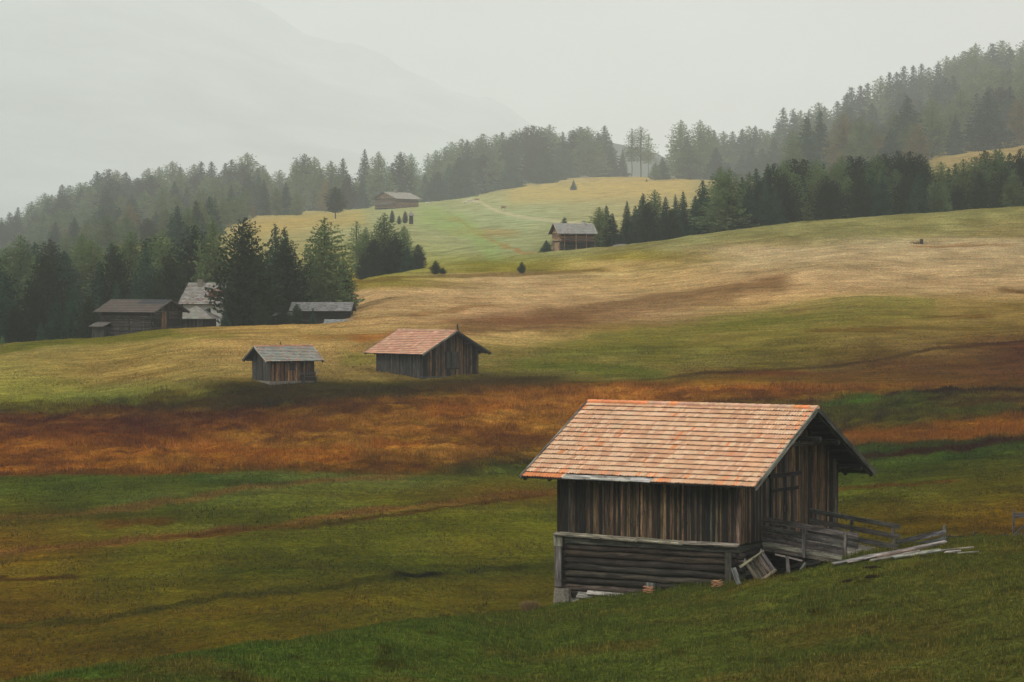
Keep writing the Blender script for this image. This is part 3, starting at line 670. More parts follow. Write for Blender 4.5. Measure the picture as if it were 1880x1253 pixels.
        for i in range(rafters):
            x = -hx + .12 + (2 * hx - .24) * i / (rafters - 1)
            for sg in (-1, 1):
                m = MB(); t0 = .15; t1 = S - .08
                m.beam((x, sg * t0 * ca, s.hr - t0 * sa - .17), (x, sg * t1 * ca, s.hr - t1 * sa - .17), .11, .13, jt((.03, .025, .02)), up=(0, 0, 1)); m.build('rafter', WOOD, rf)
        if purlin:
            for v in ((0, -s.W / 2 + .05, s.W / 2 - .05) if purlin < 5 else (0, -s.W / 4, s.W / 4, -s.W / 2 + .05, s.W / 2 - .05)):
                m = MB(); z = s.roofz(v, .34); m.beam((-hx + .15, v, z), (hx - .1, v, z), .2, .2, jt((.03, .025, .02))); m.build('purlin', WOOD, rf)
        return rf

def terra(sg, k, nrow, c_, ncol, x):
    cl = float(vnoise(np.array([c_ * .22 + 50]), np.array([k * .7 + (50 if sg > 0 else 0)]))[0])
    r = random.random()
    cl += random.uniform(-.06, .06)
    c = (.56, .325, .19) if cl > .6 else (.60, .39, .245) if cl > .35 else (.52, .285, .165)
    if r < .05: c = (.48, .26, .15)
    if r > .93: c = (.63, .43, .28)
    if r > .99: c = (.58, .2, .08)
    return jt(c, .06, .03)

# ---- the near barn
BX, BD, BZ = 8.924, 112.0, -10.333
YAW = .592
bpx = CX + F * BX / BD
barn = Bld('barn', bpx, BD, BZ, -YAW, 8.424, 8.324, +1, 2.375, 5.271, 1.24, .961,
           'nearest barn, dark plank walls on a log base under an orange tile roof', 'barn')
def terra1(sg, k, nrow, c_, ncol, x):
    if sg < 0 and k == nrow - 1 and c_ < 15: return jt((.56, .2, .075), .1)
    if sg < 0 and (k, c_) in ((9, 18), (9, 19), (9, 46), (9, 47), (8, 16), (11, 6), (11, 7)): return jt((.56, .22, .09), .1)
    if sg < 0 and k >= nrow - 2 and random.random() < .14: return jt((.7, .26, .1), .1)
    if sg < 0 and c_ > ncol - 4 and random.random() < .2: return jt((.66, .27, .13), .1)
    return terra(sg, k, nrow, c_, ncol, x)
hxb = barn.L / 2 + barn.og
barn_rf = barn.roof(terra1, .125, .345, 1, rafters=10, ridge=lambda k, n: jt((.72, .27, .11), .1) if k < 8 or random.random() < .12 else jt((.56, .33, .22), .15),
          missing=lambda sg, k, nrow, x: sg < 0 and k == nrow - 1 and -hxb + 2.0 < x < -hxb + 6.1, barge=(.2, .185, .16), purlin=5)
HL, HW = barn.L / 2, barn.W / 2
barn.shell(0)
barn.plank_wall('front', 'barn', pw=.115)
door_c = -HW + 3.55 - .0      # centre of the double door on the gable, local y
barn.plank_wall('right', 'gable', pw=.13, skip=lambda v: abs(v - door_c) < 1.18 and False)
barn.plank_wall('back', 'gable', pw=.2); barn.plank_wall('left', 'gable', pw=.2)
for k in (0, 1):              # two door leaves
    m = MB(); y0 = door_c - 1.15 + k * 1.16
    for i in range(7):
        a = y0 + i * .162; m.box(HL + .065, HL + .10 + random.uniform(0, .012), a + .004, a + .158, .05, 2.45, plank_tint('gable'))
    dl = m.build('door', WOOD, barn.root)
    for z in (.45, 1.9):
        m = MB(); m.box(HL + .112, HL + .15, y0 + .02, y0 + 1.1, z, z + .13, jt(DARKW), (0, 1, 0)); m.build('door_brace', WOOD, dl)
    m = MB(); hy_ = y0 + (1.0 if k == 0 else .12); m.beam((HL + .17, hy_, 1.05), (HL + .17, hy_ + .02, 1.3), .03, .04, (.4, .38, .33)); m.build('handle', IRON, dl)
m = MB(); m.box(HL + .055, HL + .14, door_c - 1.3, door_c + 1.35, 2.47, 2.62, jt(DARKW), (0, 1, 0)); m.build('door_lintel', WOOD, barn.root)
m = MB(); m.beam((HL + .1, -HW * .36, 3.78), (HL + .1, HW * .9, 3.62), .14, .16, jt((.05, .04, .03)));  m.build('tie_beam', WOOD, barn.root)
m = MB(); m.beam((HL - .1, .55, 3.95), (HL + 1.1, .55, 3.95), .16, .18, jt(GREYW)); m.build('beam_end', WOOD, barn.root)
# corner trim between the eave wall and gable
m = MB(); m.box(HL - .1, HL + .07, -HW - .07, -HW + .02, -.02, barn.roofz(HW, .2), jt((.09, .06, .04))); m.build('corner_board', WOOD, barn.root)
m = MB(); m.box(-HL - .06, -HL + .07, -HW - .07, -HW + .03, -.02, barn.roofz(HW, .2), jt(DARKW)); m.build('corner_board', WOOD, barn.root)
# exposed boards under the missing bottom row of tiles
for x0, x1, dz in ((-hxb + 2.0, -hxb + 4.4, 0), (-hxb + 3.3, -hxb + 5.2, .02), (-hxb + 5.15, -hxb + 6.15, .015)):
    m = MB(); yb = -(HW + barn.oe); S_ = (barn.hr - barn.he) / (HW + barn.oe)
    m.beam((x0, yb + .12, barn.he + .12 * S_ - .02 + dz), (x1, yb + .10, barn.he + .1 * S_ - .03 + dz), .30, .03, jt((.3, .28, .25), .1), up=(0, -.49, .87), jit=.012)
    m.build('exposed_board', WOOD, barn_rf)
# sill: pale weathered boards over a beam
for x0, x1, z0, z1 in ((-HL - .12, -HL + 3.9, .05, -.03), (-HL + 3.8, -HL + 6.0, .0, -.06), (-HL + 5.8, HL + .05, -.03, -.02)):
    m = MB(); m.beam((x0, -HW - .15, z0 - .02), (x1, -HW - .16, z1 - .02), .30, .05, jt((.2, .18, .14), .15), up=(0, -.35, .93), jit=.012); m.build('sill_board', WOOD, barn.root)
m = MB(); m.beam((-HL - .05, -HW + .02, -.22), (HL + .02, -HW + .02, -.22), .2, .26, jt(GREYW), jit=.006); m.build('sill_beam', WOOD, barn.root)
m = MB(); m.beam((HL - .08, -HW - .05, -.21), (HL - .08, HW, -.21), .2, .24, jt((.04, .035, .03))); m.build('sill_beam', WOOD, barn.root)
m = MB(); m.box(-HL + .25, HL - .25, -HW + .2, HW - .25, -2.55, -.3, (.01, .009, .008)); m.build('base_core', LOGM, barn.root)
barn.log_wall('front', -2.58, -.42, .148, 'log', inset=.14, ends=.28); barn.log_wall('right', -2.4, -.45, .148, 'dark', inset=.18, ends=.22)
barn.log_wall('back', -2.5, -.45, .148, 'dark', inset=.14); barn.log_wall('left', -2.5, -.45, .148, 'log', inset=.18, ends=.2)
m = MB(); m.beam((HL - .46, -HW - .03, -2.3), (HL - .46, -HW - .03, -.35), .1, .3, jt((.04, .035, .03)), up=(1, 0, 0), jit=.01); m.build('clamp_post', WOOD, barn.root)
m = MB(); m.box(-HL - .12, -HL + .2, -HW - .17, -HW - .10, -2.15, -.12, jt((.1, .094, .084), .1)); m.build('corner_board', WOOD, barn.root)
m = MB(); m.box(-HL - .16, -HL + .28, -HW - .19, -HW - .105 + .0, -.5, -.06, jt((.15, .135, .11), .1)); m.build('corner_cap', WOOD, barn.root)
m = MB(); m.beam((-HL + .25, -HW - .01, -2.75), (HL - 1.9, -HW - .01, -2.72), .16, .3, jt((.14, .125, .105)), jit=.01); m.build('bottom_beam', WOOD, barn.root)
m = MB(); m.box(-HL + 4.18, -HL + 4.62, -HW - .09, -HW - .02, -2.05, -1.75, jt((.12, .11, .1))); m.build('hatch', WOOD, barn.root)
# rough stone foot under the far corner
m = MB(); n = 8; vs = []; fs = []
for k in range(5):
    for j in range(n):
        t = 2 * math.pi * j / n + .39; r_ = .46 * (1.05 if k < 4 else .97); cx_ = max(-.36, min(.36, r_ * math.cos(t) * 1.25)); cy_ = max(-.32, min(.32, r_ * math.sin(t) * 1.25))
        vs.append((-HL + .2 + cx_ + random.uniform(-.03, .03), -HW + .06 + cy_ + random.uniform(-.03, .03), -3.35 + k * .28))
for k in range(4):
    for j in range(n): fs.append((k * n + j, k * n + (j + 1) % n, (k + 1) * n + (j + 1) % n, (k + 1) * n + j))
fs.append(tuple(4 * n + j for j in range(n))); m.add(vs, fs, (.2, .18, .15)); m.build('foundation_stone', STONE, barn.root)

# local barn coordinates -> world
BM = Matrix.Translation(barn.root.location) @ Matrix.Rotation(-YAW, 4, 'Z')
def bw(x, y, z): return BM @ Vector((x, y, z))
def gz(X, Y): return float(ground_full(np.array([float(X)]), np.array([float(Y)]))[0])

# ---- ramp up to the doors
ramp = empty('wooden_ramp', bw(HL, -HW + 3.4, 0), -YAW); tag(ramp, 'sloping plank ramp with slatted railings rising to the near barn doors', 'ramp')
RY0, RY1 = -HW + 1.75, -HW + 5.6      # across
off = Vector((HL, -HW + 3.4, 0))
def rl(x, y, z): return (x - off.x, y - off.y, z)
RL = 3.8; DROP = .38
m = MB(); n = 26
for i in range(n):
    a = HL + .12 + (RL) * i / n; z = -.12 - DROP * i / n
    m.beam(rl(a, RY0, z), rl(a + .01, RY1, z + random.uniform(-.015, .015)), .155, .05, jt((.17, .15, .12), .3), jit=.008)
m.build('deck', WOOD, ramp)
for y in (RY0 + .05, (RY0 + RY1) / 2, RY1 - .1):
    m = MB(); m.beam(rl(HL + .1, y, -.27), rl(HL + RL + .1, y, -.27 - DROP), .16, .2, jt((.12, .105, .08))); m.build('joist', WOOD, ramp)
m = MB(); m.beam(rl(HL + .12, RY0 - .05, -.13), rl(HL + RL + .1, RY0 - .05, -.13 - DROP), .06, .16, jt((.26, .23, .18))); m.build('edge_board', WOOD, ramp)
for x in (HL + 2.0, HL + 3.8):
    m = MB(); zz = -DROP * (x - HL) / RL; m.beam(rl(x, RY0 - .14, zz - (.35 if x < HL + 3 else .45)), rl(x, RY0 - .12, zz + .92), .12, .1, jt((.12, .11, .1))); m.build('post', WOOD, ramp)
for h, tn, rh in ((.84, (.06, .055, .048), .24), (.47, (.055, .05, .044), .27), (.14, (.04, .036, .032), .3)):
    m = MB(); m.beam(rl(HL + .12, RY0 - .07, h + .03), rl(HL + (4.35 if h > .2 else 3.8), RY0 - .07, h - DROP * (4.35 if h > .2 else 3.8) / RL), 0.045, rh, jt(tn, .15), jit=.01); m.build('rail', WOOD, ramp)
for x in (HL + .4, HL + 2.0, HL + 3.85):
    m = MB(); zz = -DROP * (x - HL) / RL; m.beam(rl(x, RY1 + .12, zz - .4), rl(x, RY1 + .12, zz + .95), .12, .1, jt((.06, .055, .05))); m.build('post', WOOD, ramp)
for h, x1 in ((.9, 4.2), (.5, 4.2), (.08, 4.1)):
    m = MB(); m.beam(rl(HL + .12, RY1 + .04, h + .05), rl(HL + x1, RY1 + .04, h - .42), .045, .2, jt((.055, .05, .045), .15), jit=.01); m.build('rail', WOOD, ramp)

# earth bank: loose things round the near barn --------------------------------
def plank_thing(name, p0, p1, wd, th, tint, label, group, cat='plank', up=(0, 0, 1)):
    c0 = (Vector(p0) + Vector(p1)) / 2; m = MB(); m.beam(Vector(p0) - c0, Vector(p1) - c0, wd, th, tint, up, jit=.008)
    o = m.build(name, WOOD); o.location = c0; tag(o, label, cat, group); return o
def onray(px, y, D): return Vector(((px - CX) / F * D, D, Y2Z(y, D)))
PG = 'weathered planks piled on the grass'
def hit(px, y, lo=95.0, hi=132.0):
    D = np.arange(lo, hi, .15); yy = Z2Y(ground_full((px - CX) / F * D, D), D)
    k = np.where(yy <= y)[0]; return float(D[k[0]]) if len(k) else 118.0
for a, b_, wd, tn, lb in [
    ((1530, 1035), (1646, 1013), .16, (.25, .23, .2), 'lowest grey plank of the pile, low end by the ramp post'),
    ((1556, 1032), (1738, 994), .15, (.30, .27, .23), 'longest pale plank lying across the back of the pile'),
    ((1612, 1023), (1727, 998), .13, (.25, .17, .12), 'reddish grey plank on top of the pile beside the ramp'),
    ((1640, 1023), (1729, 1010), .2, (.36, .33, .28), 'broad whitish split plank at the front of the pile'),
    ((1600, 1030), (1690, 1012), .14, (.24, .2, .16), 'brownish plank wedged in the middle of the pile'),
    ((1729, 1011), (1789, 1005), .07, (.22, .19, .15), 'thin batten sticking out right of the plank pile'),
    ((1737, 1014), (1764, 1012), .13, (.36, .33, .29), 'small bright offcut lying right of the plank pile'),
    ((1760, 1016), (1798, 1013), .05, (.22, .2, .16), 'thinnest lath farthest right of the plank pile'),
    ((1576, 1024), (1634, 1015), .12, (.2, .185, .16), 'short grey plank behind the low end of the pile')]:
    Da = hit(a[0], a[1] + 3) - .25; Db = hit(b_[0], b_[1] + (12 if b_[1] < 1000 else 6)) - .25
    plank_thing('plank', onray(a[0], a[1], Da), onray(b_[0], b_[1], Db), wd, .045, jt(tuple(c * .68 for c in tn), .15), lb, PG, up=(0, -.45, .9))
PU = 'broken planks under the far corner of the near barn'
for a, b_, wd, tn, lb in [
    ((1060, 1092), (1143, 1101), .3, (.22, .2, .17), 'broad grey board wedged under the bottom log of the near barn'),
    ((1052, 1104), (1100, 1096), .2, (.17, .155, .13), 'short grey board beside the foundation stone'),
    ((1038, 1117), (1150, 1099), .22, (.2, .18, .15), 'long weathered board lying at the foot of the foundation stone'),
    ((1078, 1088), (1145, 1094), .18, (.26, .24, .2), 'pale narrow board just below the bottom log')]:
    D0 = 115.6 - (a[0] - 1040) / 130 * 1.8; D1 = 115.6 - (b_[0] - 1040) / 130 * 1.8
    plank_thing('board', onray(a[0], a[1], D0), onray(b_[0], b_[1], D1), wd, .05, jt(tn, .1), lb, PU, up=(-.3, -.6, .7))
def tile_heap(px, D, n, name_lbl, grp):
    for i in range(n):
        m = MB(); vs = []; 
        for k in range(5):
            x = -.19 + .095 * k; wv = .02 * math.sin(k * 1.9)
            for yy, zz in ((-.11, 0), (.11, 0), (-.11, .02), (.11, .02)): vs.append((x, yy, zz + wv))
        fs = []
        for k in range(4):
            a = k * 4; q = a + 4; fs += [(a, q, q + 1, a + 1), (a + 2, a + 3, q + 3, q + 2), (a, a + 2, q + 2, q), (a + 1, q + 1, q + 3, a + 3)]
        fs += [(0, 1, 3, 2), (16, 18, 19, 17)]
        m.add(vs, fs, jt((.5, .25, .13), .2)); o = m.build('roof_tile', TILE)
        p = at(px + (i % 2) * 3 * (1 if i % 4 else -1), D); o.location = (p.x, p.y, p.z + .07 + i * .052)
        o.rotation_euler = (random.uniform(-.1, .1) , random.uniform(-.15, .15), random.uniform(-.5, .5)); tag(o, f'{["lowest", "second lowest", "third from bottom", "fourth from bottom", "fifth from bottom", "topmost"][i if i < n - 1 else 5]} clay tile in the {name_lbl}', 'roof tile', grp)
tile_heap(1190, 112.9, 5, 'square stack against the log wall', 'clay tiles stacked at the log wall')
tile_heap(1316, 111.2, 5, 'slumped heap by the near log corner', 'clay tiles heaped at the near corner')
plank_thing('board', onray(1347, 1043, 111.0), onray(1358, 1074, 110.8), .2, .04, jt((.16, .16, .155)), 'blue-grey board leaning on the log corner beside the slatted crate', 'boards leaning on the near barn', up=(.3, -1, 0))
# slatted crate tipped against the barn
cr_ = empty('wooden_crate', onray(1394, 1043, 110.3), -.35); cr_.rotation_euler = (.25, -.55, -.3); tag(cr_, 'tipped slatted crate leaning under the ramp of the near barn', 'crate')
m = MB()
for i in range(4): m.box(-.36 + i * .18, -.20 + i * .18, -.03, .01, -.5, .5, jt((.13, .11, .085)))
m.build('slatted_side', WOOD, cr_)
for z in (-.46, .42):
    m = MB(); m.beam((-.6, -.06, z), (.55, -.06, z + .06), .06, .08, jt((.2, .17, .12))); m.build('batten', WOOD, cr_)
for x in (-.37, .38):
    m = MB(); m.box(x - .02, x + .02, .02, .5, -.5, .5, jt((.11, .1, .09))); m.build('end_panel', WOOD, cr_)
plank_thing('board', onray(1425, 1018, 112.5), onray(1475, 1030, 112), .15, .05, jt((.16, .14, .12)), 'dusty board lying in the dark under the ramp', 'boards leaning on the near barn')
plank_thing('board', onray(1448, 1052, 111.5), onray(1446, 1022, 112), .14, .06, jt((.1, .09, .08)), 'short upright prop standing under the ramp', 'boards leaning on the near barn')
plank_thing('board', onray(1471, 1046, 110.8), onray(1480, 1034, 110.8), .22, .06, jt((.15, .15, .14)), 'pale stub of board half sunk in grass under the ramp', 'boards leaning on the near barn')

# ---- fences on the knoll
def fence(name, pts, rails, hp, label, tn=(.1, .09, .08), railh=.14):
    o0 = Vector(pts[0]); root = empty(name, o0); tag(root, label, 'fence')
    P = [Vector(p) - o0 for p in pts]
    for p in P:
        m = MB(); m.beam(p + Vector((0, 0, -.2)), p + Vector((random.uniform(-.05, .05), 0, hp * random.uniform(.9, 1.15))), .09, .09, jt(tn)); m.build('post', WOOD, root)
    for a, b_ in zip(P[:-1], P[1:]):
        for h in rails:
            m = MB(); m.beam(a + Vector((0, -.06, h)), b_ + Vector((0, -.06, h + random.uniform(-.04, .04))), .04, railh, jt(tn, .2), jit=.01); m.build('rail', WOOD, root)
    return root
def fp(px, y, dD=0.0):
    D = hit(px, y); p = at(px, D); return p
def fence_free(name, posts, rails, label, tn):
    o0 = onray(*posts[0][:2], posts[0][3]); root = empty(name, o0); tag(root, label, 'fence')
    for px, y0, y1, D in posts:
        m = MB(); m.beam(onray(px, y0, D) - o0, onray(px + .6, y1, D) - o0, .1, .09, jt(tn)); m.build('post', WOOD, root)
    for a, b_, wd, Da, Db in rails:
        m = MB(); m.beam(onray(*a, Da) - o0, onray(*b_, Db) - o0, .04, wd, jt(tn, .2), jit=.012); m.build('rail', WOOD, root)
    return root
fence_free('fence', [(1656, 1013, 990, 119.0), (1734, 1000, 964, 117.6)], [((1646, 997), (1738, 976), .2, 118.9, 117.4), ((1652, 1008), (1738, 989), .2, 118.8, 117.4), ((1660, 1016), (1738, 1000), .14, 118.7, 117.4)], 'short weathered fence panel between ramp and plank pile', (.12, .115, .105))
fence_free('fence', [(1744, 1000, 981, 124.5), (1790, 999, 976, 125), (1846, 996, 977, 126)], [((1738, 988), (1794, 987), .17, 124.4, 124.9), ((1788, 989), (1850, 984), .15, 124.9, 125.9), ((1738, 996), (1850, 992), .14, 124.4, 125.9)], 'low dark board fence along the crest right of the plank pile', (.05, .045, .04))
fence_free('fence', [(1862, 992, 937, 125.5), (1930, 990, 935, 125.5)], [((1862, 947), (1930, 943), .22, 125.4, 125.4), ((1862, 984), (1930, 976), .14, 125.4, 125.4), ((1864, 982), (1900, 950), .08, 125.3, 125.3)], 'tall gate-like fence section cut by the photo edge', (.07, .064, .057))

# ---- second tiled barn
def zr(px, D): return G(px, D)
b2z = Y2Z(697, 270)
b2 = Bld('barn', 776, 270, b2z, -R(48), 6.9, 7.0, +1, 2.42, 4.6, .95, .8, 'mid-distance barn with orange tile roof and wide dark gable', 'barn')
b2.shell(-.8)
b2.roof(lambda *a: jt((.48, .25, .155) if random.random() < .8 else (.55, .32, .2), .12), .4, .34, 0, rafters=7, ridge=lambda k, n: jt((.42, .26, .18)), barge=(.16, .15, .13), purlin=5, bargeh=.16)
b2.plank_wall('front', 'grey', pw=.2, z0=-.1); b2.plank_wall('right', 'gable', pw=.15, z0=-.1); b2.plank_wall('back', 'grey', pw=.25); b2.plank_wall('left', 'grey', pw=.25)
m = MB()
for i in range(8): m.box(3.5, 3.56 + random.uniform(0, .01), -.75 + i * .21, -.55 + i * .21, 1.0, 2.55, plank_tint('dark'))
dd = m.build('door', WOOD, b2.root)
m = MB(); m.box(3.57, 3.62, -.8, .98, .9, 1.02, jt(DARKW), (0, 1, 0)); m.build('door_brace', WOOD, dd)
for w_, z in (('front', 0), ('right', 0)):
    b2.log_wall(w_, -.75, .05, .15, 'grey', inset=.0, ends=.25, name='base_log')
for x in (-3.4, -1.2, .4, 2.3):
    m = MB(); m.beam((x, -3.75, -.75), (x, -3.68, -.1 + random.uniform(-.1, .3)), .16, .16, jt((.13, .12, .1))); m.build('prop', WOOD, b2.root)
rp = empty('loading_ramp', b2.root.matrix_basis @ Vector((4.7, 1.2, -.35)), -R(48)); tag(rp, 'low grey plank ramp at the gable of the mid-distance barn', 'ramp')
m = MB()
for i in range(9): m.beam((-1.2 + i * .27, -1.3, .15 - i * .035), (-1.2 + i * .27, 1.5, .15 - i * .035), .25, .05, jt((.2, .19, .165)))
m.build('deck', WOOD, rp)
m = MB(); m.beam((-1.2, -1.25, .02), (1.1, -1.25, -.25), .1, .12, jt(GREYW)); m.build('joist', WOOD, rp)

# ---- small grey-roofed hut
hz = Y2Z(700, 262)
h3 = Bld('hut', 497, 262, hz, R(30), 4.4, 4.0, -1, 1.85, 3.2, .75, .6, 'small hut with pale grey roof and rusty plank wall', 'hut')
h3.shell(-.3)
h3.roof(lambda sg, k, n, *a: jt((.25, .25, .215) if random.random() < .8 else (.3, .2, .14), .15), .3, .3, 0, rafters=6, ridge=lambda k, n: jt((.42, .2, .12)), barge=(.3, .28, .25), bargeh=.15, purlin=4)
h3.plank_wall('front', 'warm', pw=.12); h3.plank_wall('left', 'grey', pw=.18); h3.plank_wall('right', 'grey', pw=.2); h3.plank_wall('back', 'grey', pw=.2)
m = MB(); m.box(-.35, .2, -2.1, -2.05, .95, 1.6, (.01, .01, .01)); m.build('window', GLASSD, h3.root)
m = MB(); m.box(-2.3, 2.3, -2.1, 2.1, -.55, -.02, (.1, .1, .09)); m.build('stone_footing', STONE, h3.root)
bn = empty('bench', h3.root.matrix_basis @ Vector((1.5, -2.45, -.1)), R(30)); tag(bn, 'rough wooden bench against the rusty wall of the small hut', 'bench')
m = MB(); m.box(-.75, .75, -.18, .18, .42, .48, jt(GREYW), (1, 0, 0)); m.build('seat', WOOD, bn)
m = MB(); m.box(-.75, .75, .16, .2, .65, .82, jt(GREYW), (1, 0, 0)); m.build('backrest', WOOD, bn)
for x in (-.65, .65):
    m = MB(); m.box(x - .05, x + .05, -.14, .2, -.4, .42, jt(GREYW)); m.build('leg', WOOD, bn)
m = MB(); m.box(2.3, 2.9, -1.95, -1.5, .75, .82, jt(PALEW), (1, 0, 0)); m.box(2.35, 2.45, -1.8, -1.7, -.4, .75, jt(GREYW)); m.build('side_shelf', WOOD, h3.root)

# ---- birds on the ridges
def bird(loc, label, s=1.0):
    bm = MB(); vs = []; fs = []
    prof = [(-.22, .0, .005, .02), (-.12, .03, .03, .03), (0, .07, .06, .06), (.08, .13, .05, .055), (.12, .19, .035, .04), (.15, .2, .02, .02), (.19, .195, .004, .004)]
    for x, z, a, b_ in prof:
        for j in range(8): t = math.pi * j / 4; vs.append((x * s, a * s * math.cos(t), (z + b_ * math.sin(t) + .08) * s))
    for k in range(len(prof) - 1):
        for j in range(8): fs.append((k * 8 + j, k * 8 + (j + 1) % 8, (k + 1) * 8 + (j + 1) % 8, (k + 1) * 8 + j))
    bm.add(vs, fs, (.02, .02, .02)); 
    for sy in (-.025, .025): bm.beam((0, sy * s, -.04 * s), (0, sy * s, .06 * s), .012 * s, .012 * s, (.02, .02, .02))
    o = bm.build('bird', BIRDM, None, True); o.location = loc; o.rotation_euler = (0, -.7, 2.2); tag(o, label, 'bird', 'birds on the roofs'); return o
bird(b2.root.matrix_basis @ Vector((4.3, 0, 4.68)), 'dark bird perched on the ridge of the mid-distance orange-roofed barn', 1.7)
bird(h3.root.matrix_basis @ Vector((-.3, 0, 3.3)), 'tiny dark bird on the ridge of the small grey-roofed hut', .9)

# ---- hamlet at the wood's edge
g4 = Y2Z(616, 338)
b4 = Bld('barn', 279, 338, g4, -R(33), 7.8, 5.4, +1, 2.75, 4.25, .8, .6, 'long dark barn with brown roof at the wood edge', 'barn')
b4.shell(-.8)
b4.roof(lambda sg, k, n, c_, nc_, x: (.035, .036, .038) if (x > .4 and k < 3 and sg < 0) else jt((.085, .065, .052), .15), .5, .45, 0, rafters=4, barge=(.12, .11, .1), bargeh=.16)
b4.plank_wall('front', 'grey', pw=.22, zt=1.9, z0=-.6, skip=lambda a: a < -2.2); b4.log_wall('front', -.6, 2.6, .13, 'dark', inset=.05, ends=.2)
b4.log_wall('right', -.6, 2.9, .13, 'dark', inset=.05, ends=.2); b4.plank_wall('back', 'dark', pw=.3); b4.plank_wall('left', 'dark', pw=.3); b4.plank_wall('right', 'dark', pw=.22, z0=2.8)
m = MB()
for i in range(7): m.box(4.0, 4.06, -1.15 + i * .2, -.96 + i * .2, .5, 2.75, plank_tint('warm'))
m.build('door', WOOD, b4.root)
m = MB(); m.box(-4.4, -2.6, -3.9, -2.72, -.75, 1.05, (.03, .028, .025)); an = m.build('annex', WOOD, b4.root)
m = MB(); m.beam((-3.5, -4.25, .98), (-3.5, -2.68, 1.5), 2.3, .07, (.09, .08, .07), up=(0, 0, 1)); m.build('annex_roof', WOOD, an)

wz = Y2Z(592, 366)
wh = Bld('farmhouse', 336, 366, wz, -R(14), 8.6, 7.0, -1, 2.35, 5.1, .5, .5, 'white-walled farmhouse with steep shingle roof half hidden by firs', 'farmhouse')
wh.shell(-.6, PLASTER, 'wall', (.6, .6, .57))
wh.roof(lambda *a: jt((.23, .215, .19) if random.random() < .85 else (.2, .12, .09), .25), .35, .33, 0, barge=(.2, .19, .17), ridge=None)
for x, z in ((-2.9, 1.3), (-.9, 1.3)):
    m = MB(); m.box(x - .35, x + .35, -3.56, -3.49, z - .4, z + .4, (.02, .02, .02)); wn_ = m.build('window', GLASSD, wh.root)
m = MB(); m.box(-3.3, -2.7, -.9, -.3, 4.5, 5.5, (.3, .28, .25)); m.build('chimney', STONE, wh.root)
m = MB(); m.box(-1.1, .6, -2.75, -1.4, 3.0, 3.95, (.12, .05, .035)); m.beam((-.25, -2.95, 4.0), (-.25, -1.0, 4.2), 2.0, .07, (.2, .12, .09)); m.build('dormer', WOOD, wh.root)

def hip_hut(name, px, D, yb, wd, dp, he, hp, rz, label, cat, mode='dark', covt=(.2, .19, .16)):
    root = empty(name, onray(px, yb, D), rz); tag(root, label, cat)
    m = MB(); hx, hy = wd / 2, dp / 2
    m.box(-hx, hx, -hy, hy, -.5, he + .05, (.035, .028, .022))
    for i in range(int(wd / .25)): m.box(-hx + i * .25 + .01, -hx + i * .25 + .24, -hy - .04, -hy, -.5, he + .02, plank_tint(mode))
    m.build('wall', WOOD, root)
    m = MB(); nr_ = 8; o_ = .45
    for k in range(nr_):
        f0 = 1 - k / nr_; f1 = 1 - (k + 1) / nr_; z0_ = he + (hp) * k / nr_; z1_ = he + hp * (k + 1) / nr_
        A = [(sx * (hx + o_) * f0, sy * (hy + o_) * f0, z0_ - .02 + .05) for sx, sy in ((-1, -1), (1, -1), (1, 1), (-1, 1))]
        B = [(sx * (hx + o_) * f1, sy * (hy + o_) * f1, z1_) for sx, sy in ((-1, -1), (1, -1), (1, 1), (-1, 1))]
        A2 = [(p[0], p[1], p[2] - .06) for p in A]
        for j in range(4):
            n_ = 6
            for q in range(n_):
                la = lambda P, Q, t: tuple(P[c] + (Q[c] - P[c]) * t for c in range(3))
                a0 = la(A[j], A[(j + 1) % 4], q / n_); a1 = la(A[j], A[(j + 1) % 4], (q + 1) / n_); b0 = la(B[j], B[(j + 1) % 4], q / n_); b1 = la(B[j], B[(j + 1) % 4], (q + 1) / n_)
                c0 = la(A2[j], A2[(j + 1) % 4], q / n_); c1 = la(A2[j], A2[(j + 1) % 4], (q + 1) / n_)
                m.add([a0, a1, b1, b0, c0, c1], [(0, 1, 2, 3), (4, 5, 1, 0)], jt(covt, .2), (1, 0, 0))
    m.build('roof', SHINGLE, root)
    m = MB()
    for sx, sy in ((-1, -1), (1, -1), (1, 1), (-1, 1)): m.beam((sx * (hx + o_), sy * (hy + o_), he + .05), (0, 0, he + hp + .06), .1, .05, jt((.3, .28, .25)))
    m.build('hip_board', WOOD, root)
    return root
hip_hut('hut', 361, 347, 604, 4.0, 3.6, 1.25, 1.45, -R(8), 'dark hut with pyramid shingle roof between barn and white farmhouse', 'hut')

lz = Y2Z(598, 356)
ls = Bld('shed', 640, 353, lz, -R(4), 7.0, 4.2, +1, 1.85, 2.95, .35, .45, 'long low shed with grey shingle roof right of the tall firs', 'shed')
ls.shell(-.7); ls.roof(lambda *a: jt((.22, .215, .2), .3), .3, .3, 0, barge=(.14, .13, .12)); ls.log_wall('front', -.7, 1.7, .13, 'dark', inset=.03); ls.plank_wall('right', 'dark', pw=.25, z0=-.6)
ls.plank_wall('left', 'dark', pw=.25); ls.plank_wall('back', 'dark', pw=.3)
sz = Y2Z(604, 346)
s2 = Bld('shed', 652, 344, Y2Z(607, 344), -R(3), 3.6, 2.8, +1, .55, 1.35, .25, .3, 'small sunken shed showing mostly its pale shingle roof', 'shed')
s2.shell(-.6); s2.roof(lambda *a: jt((.26, .27, .255), .25), .28, .25, 0, barge=(.08, .07, .06), bargeh=.1); s2.plank_wall('front', 'grey', z0=-.6, pw=.2); s2.plank_wall('right', 'grey', z0=-.6, pw=.2); s2.plank_wall('left', 'dark', z0=-.6, pw=.2); s2.plank_wall('back', 'dark', z0=-.6, pw=.3)
s3 = Bld('shed', 538, 349, Y2Z(600, 349), -R(20), 2.4, 1.8, +1, 1.35, 1.75, .25, .25, 'tiny lean shed with pale roof in front of the firs', 'shed')
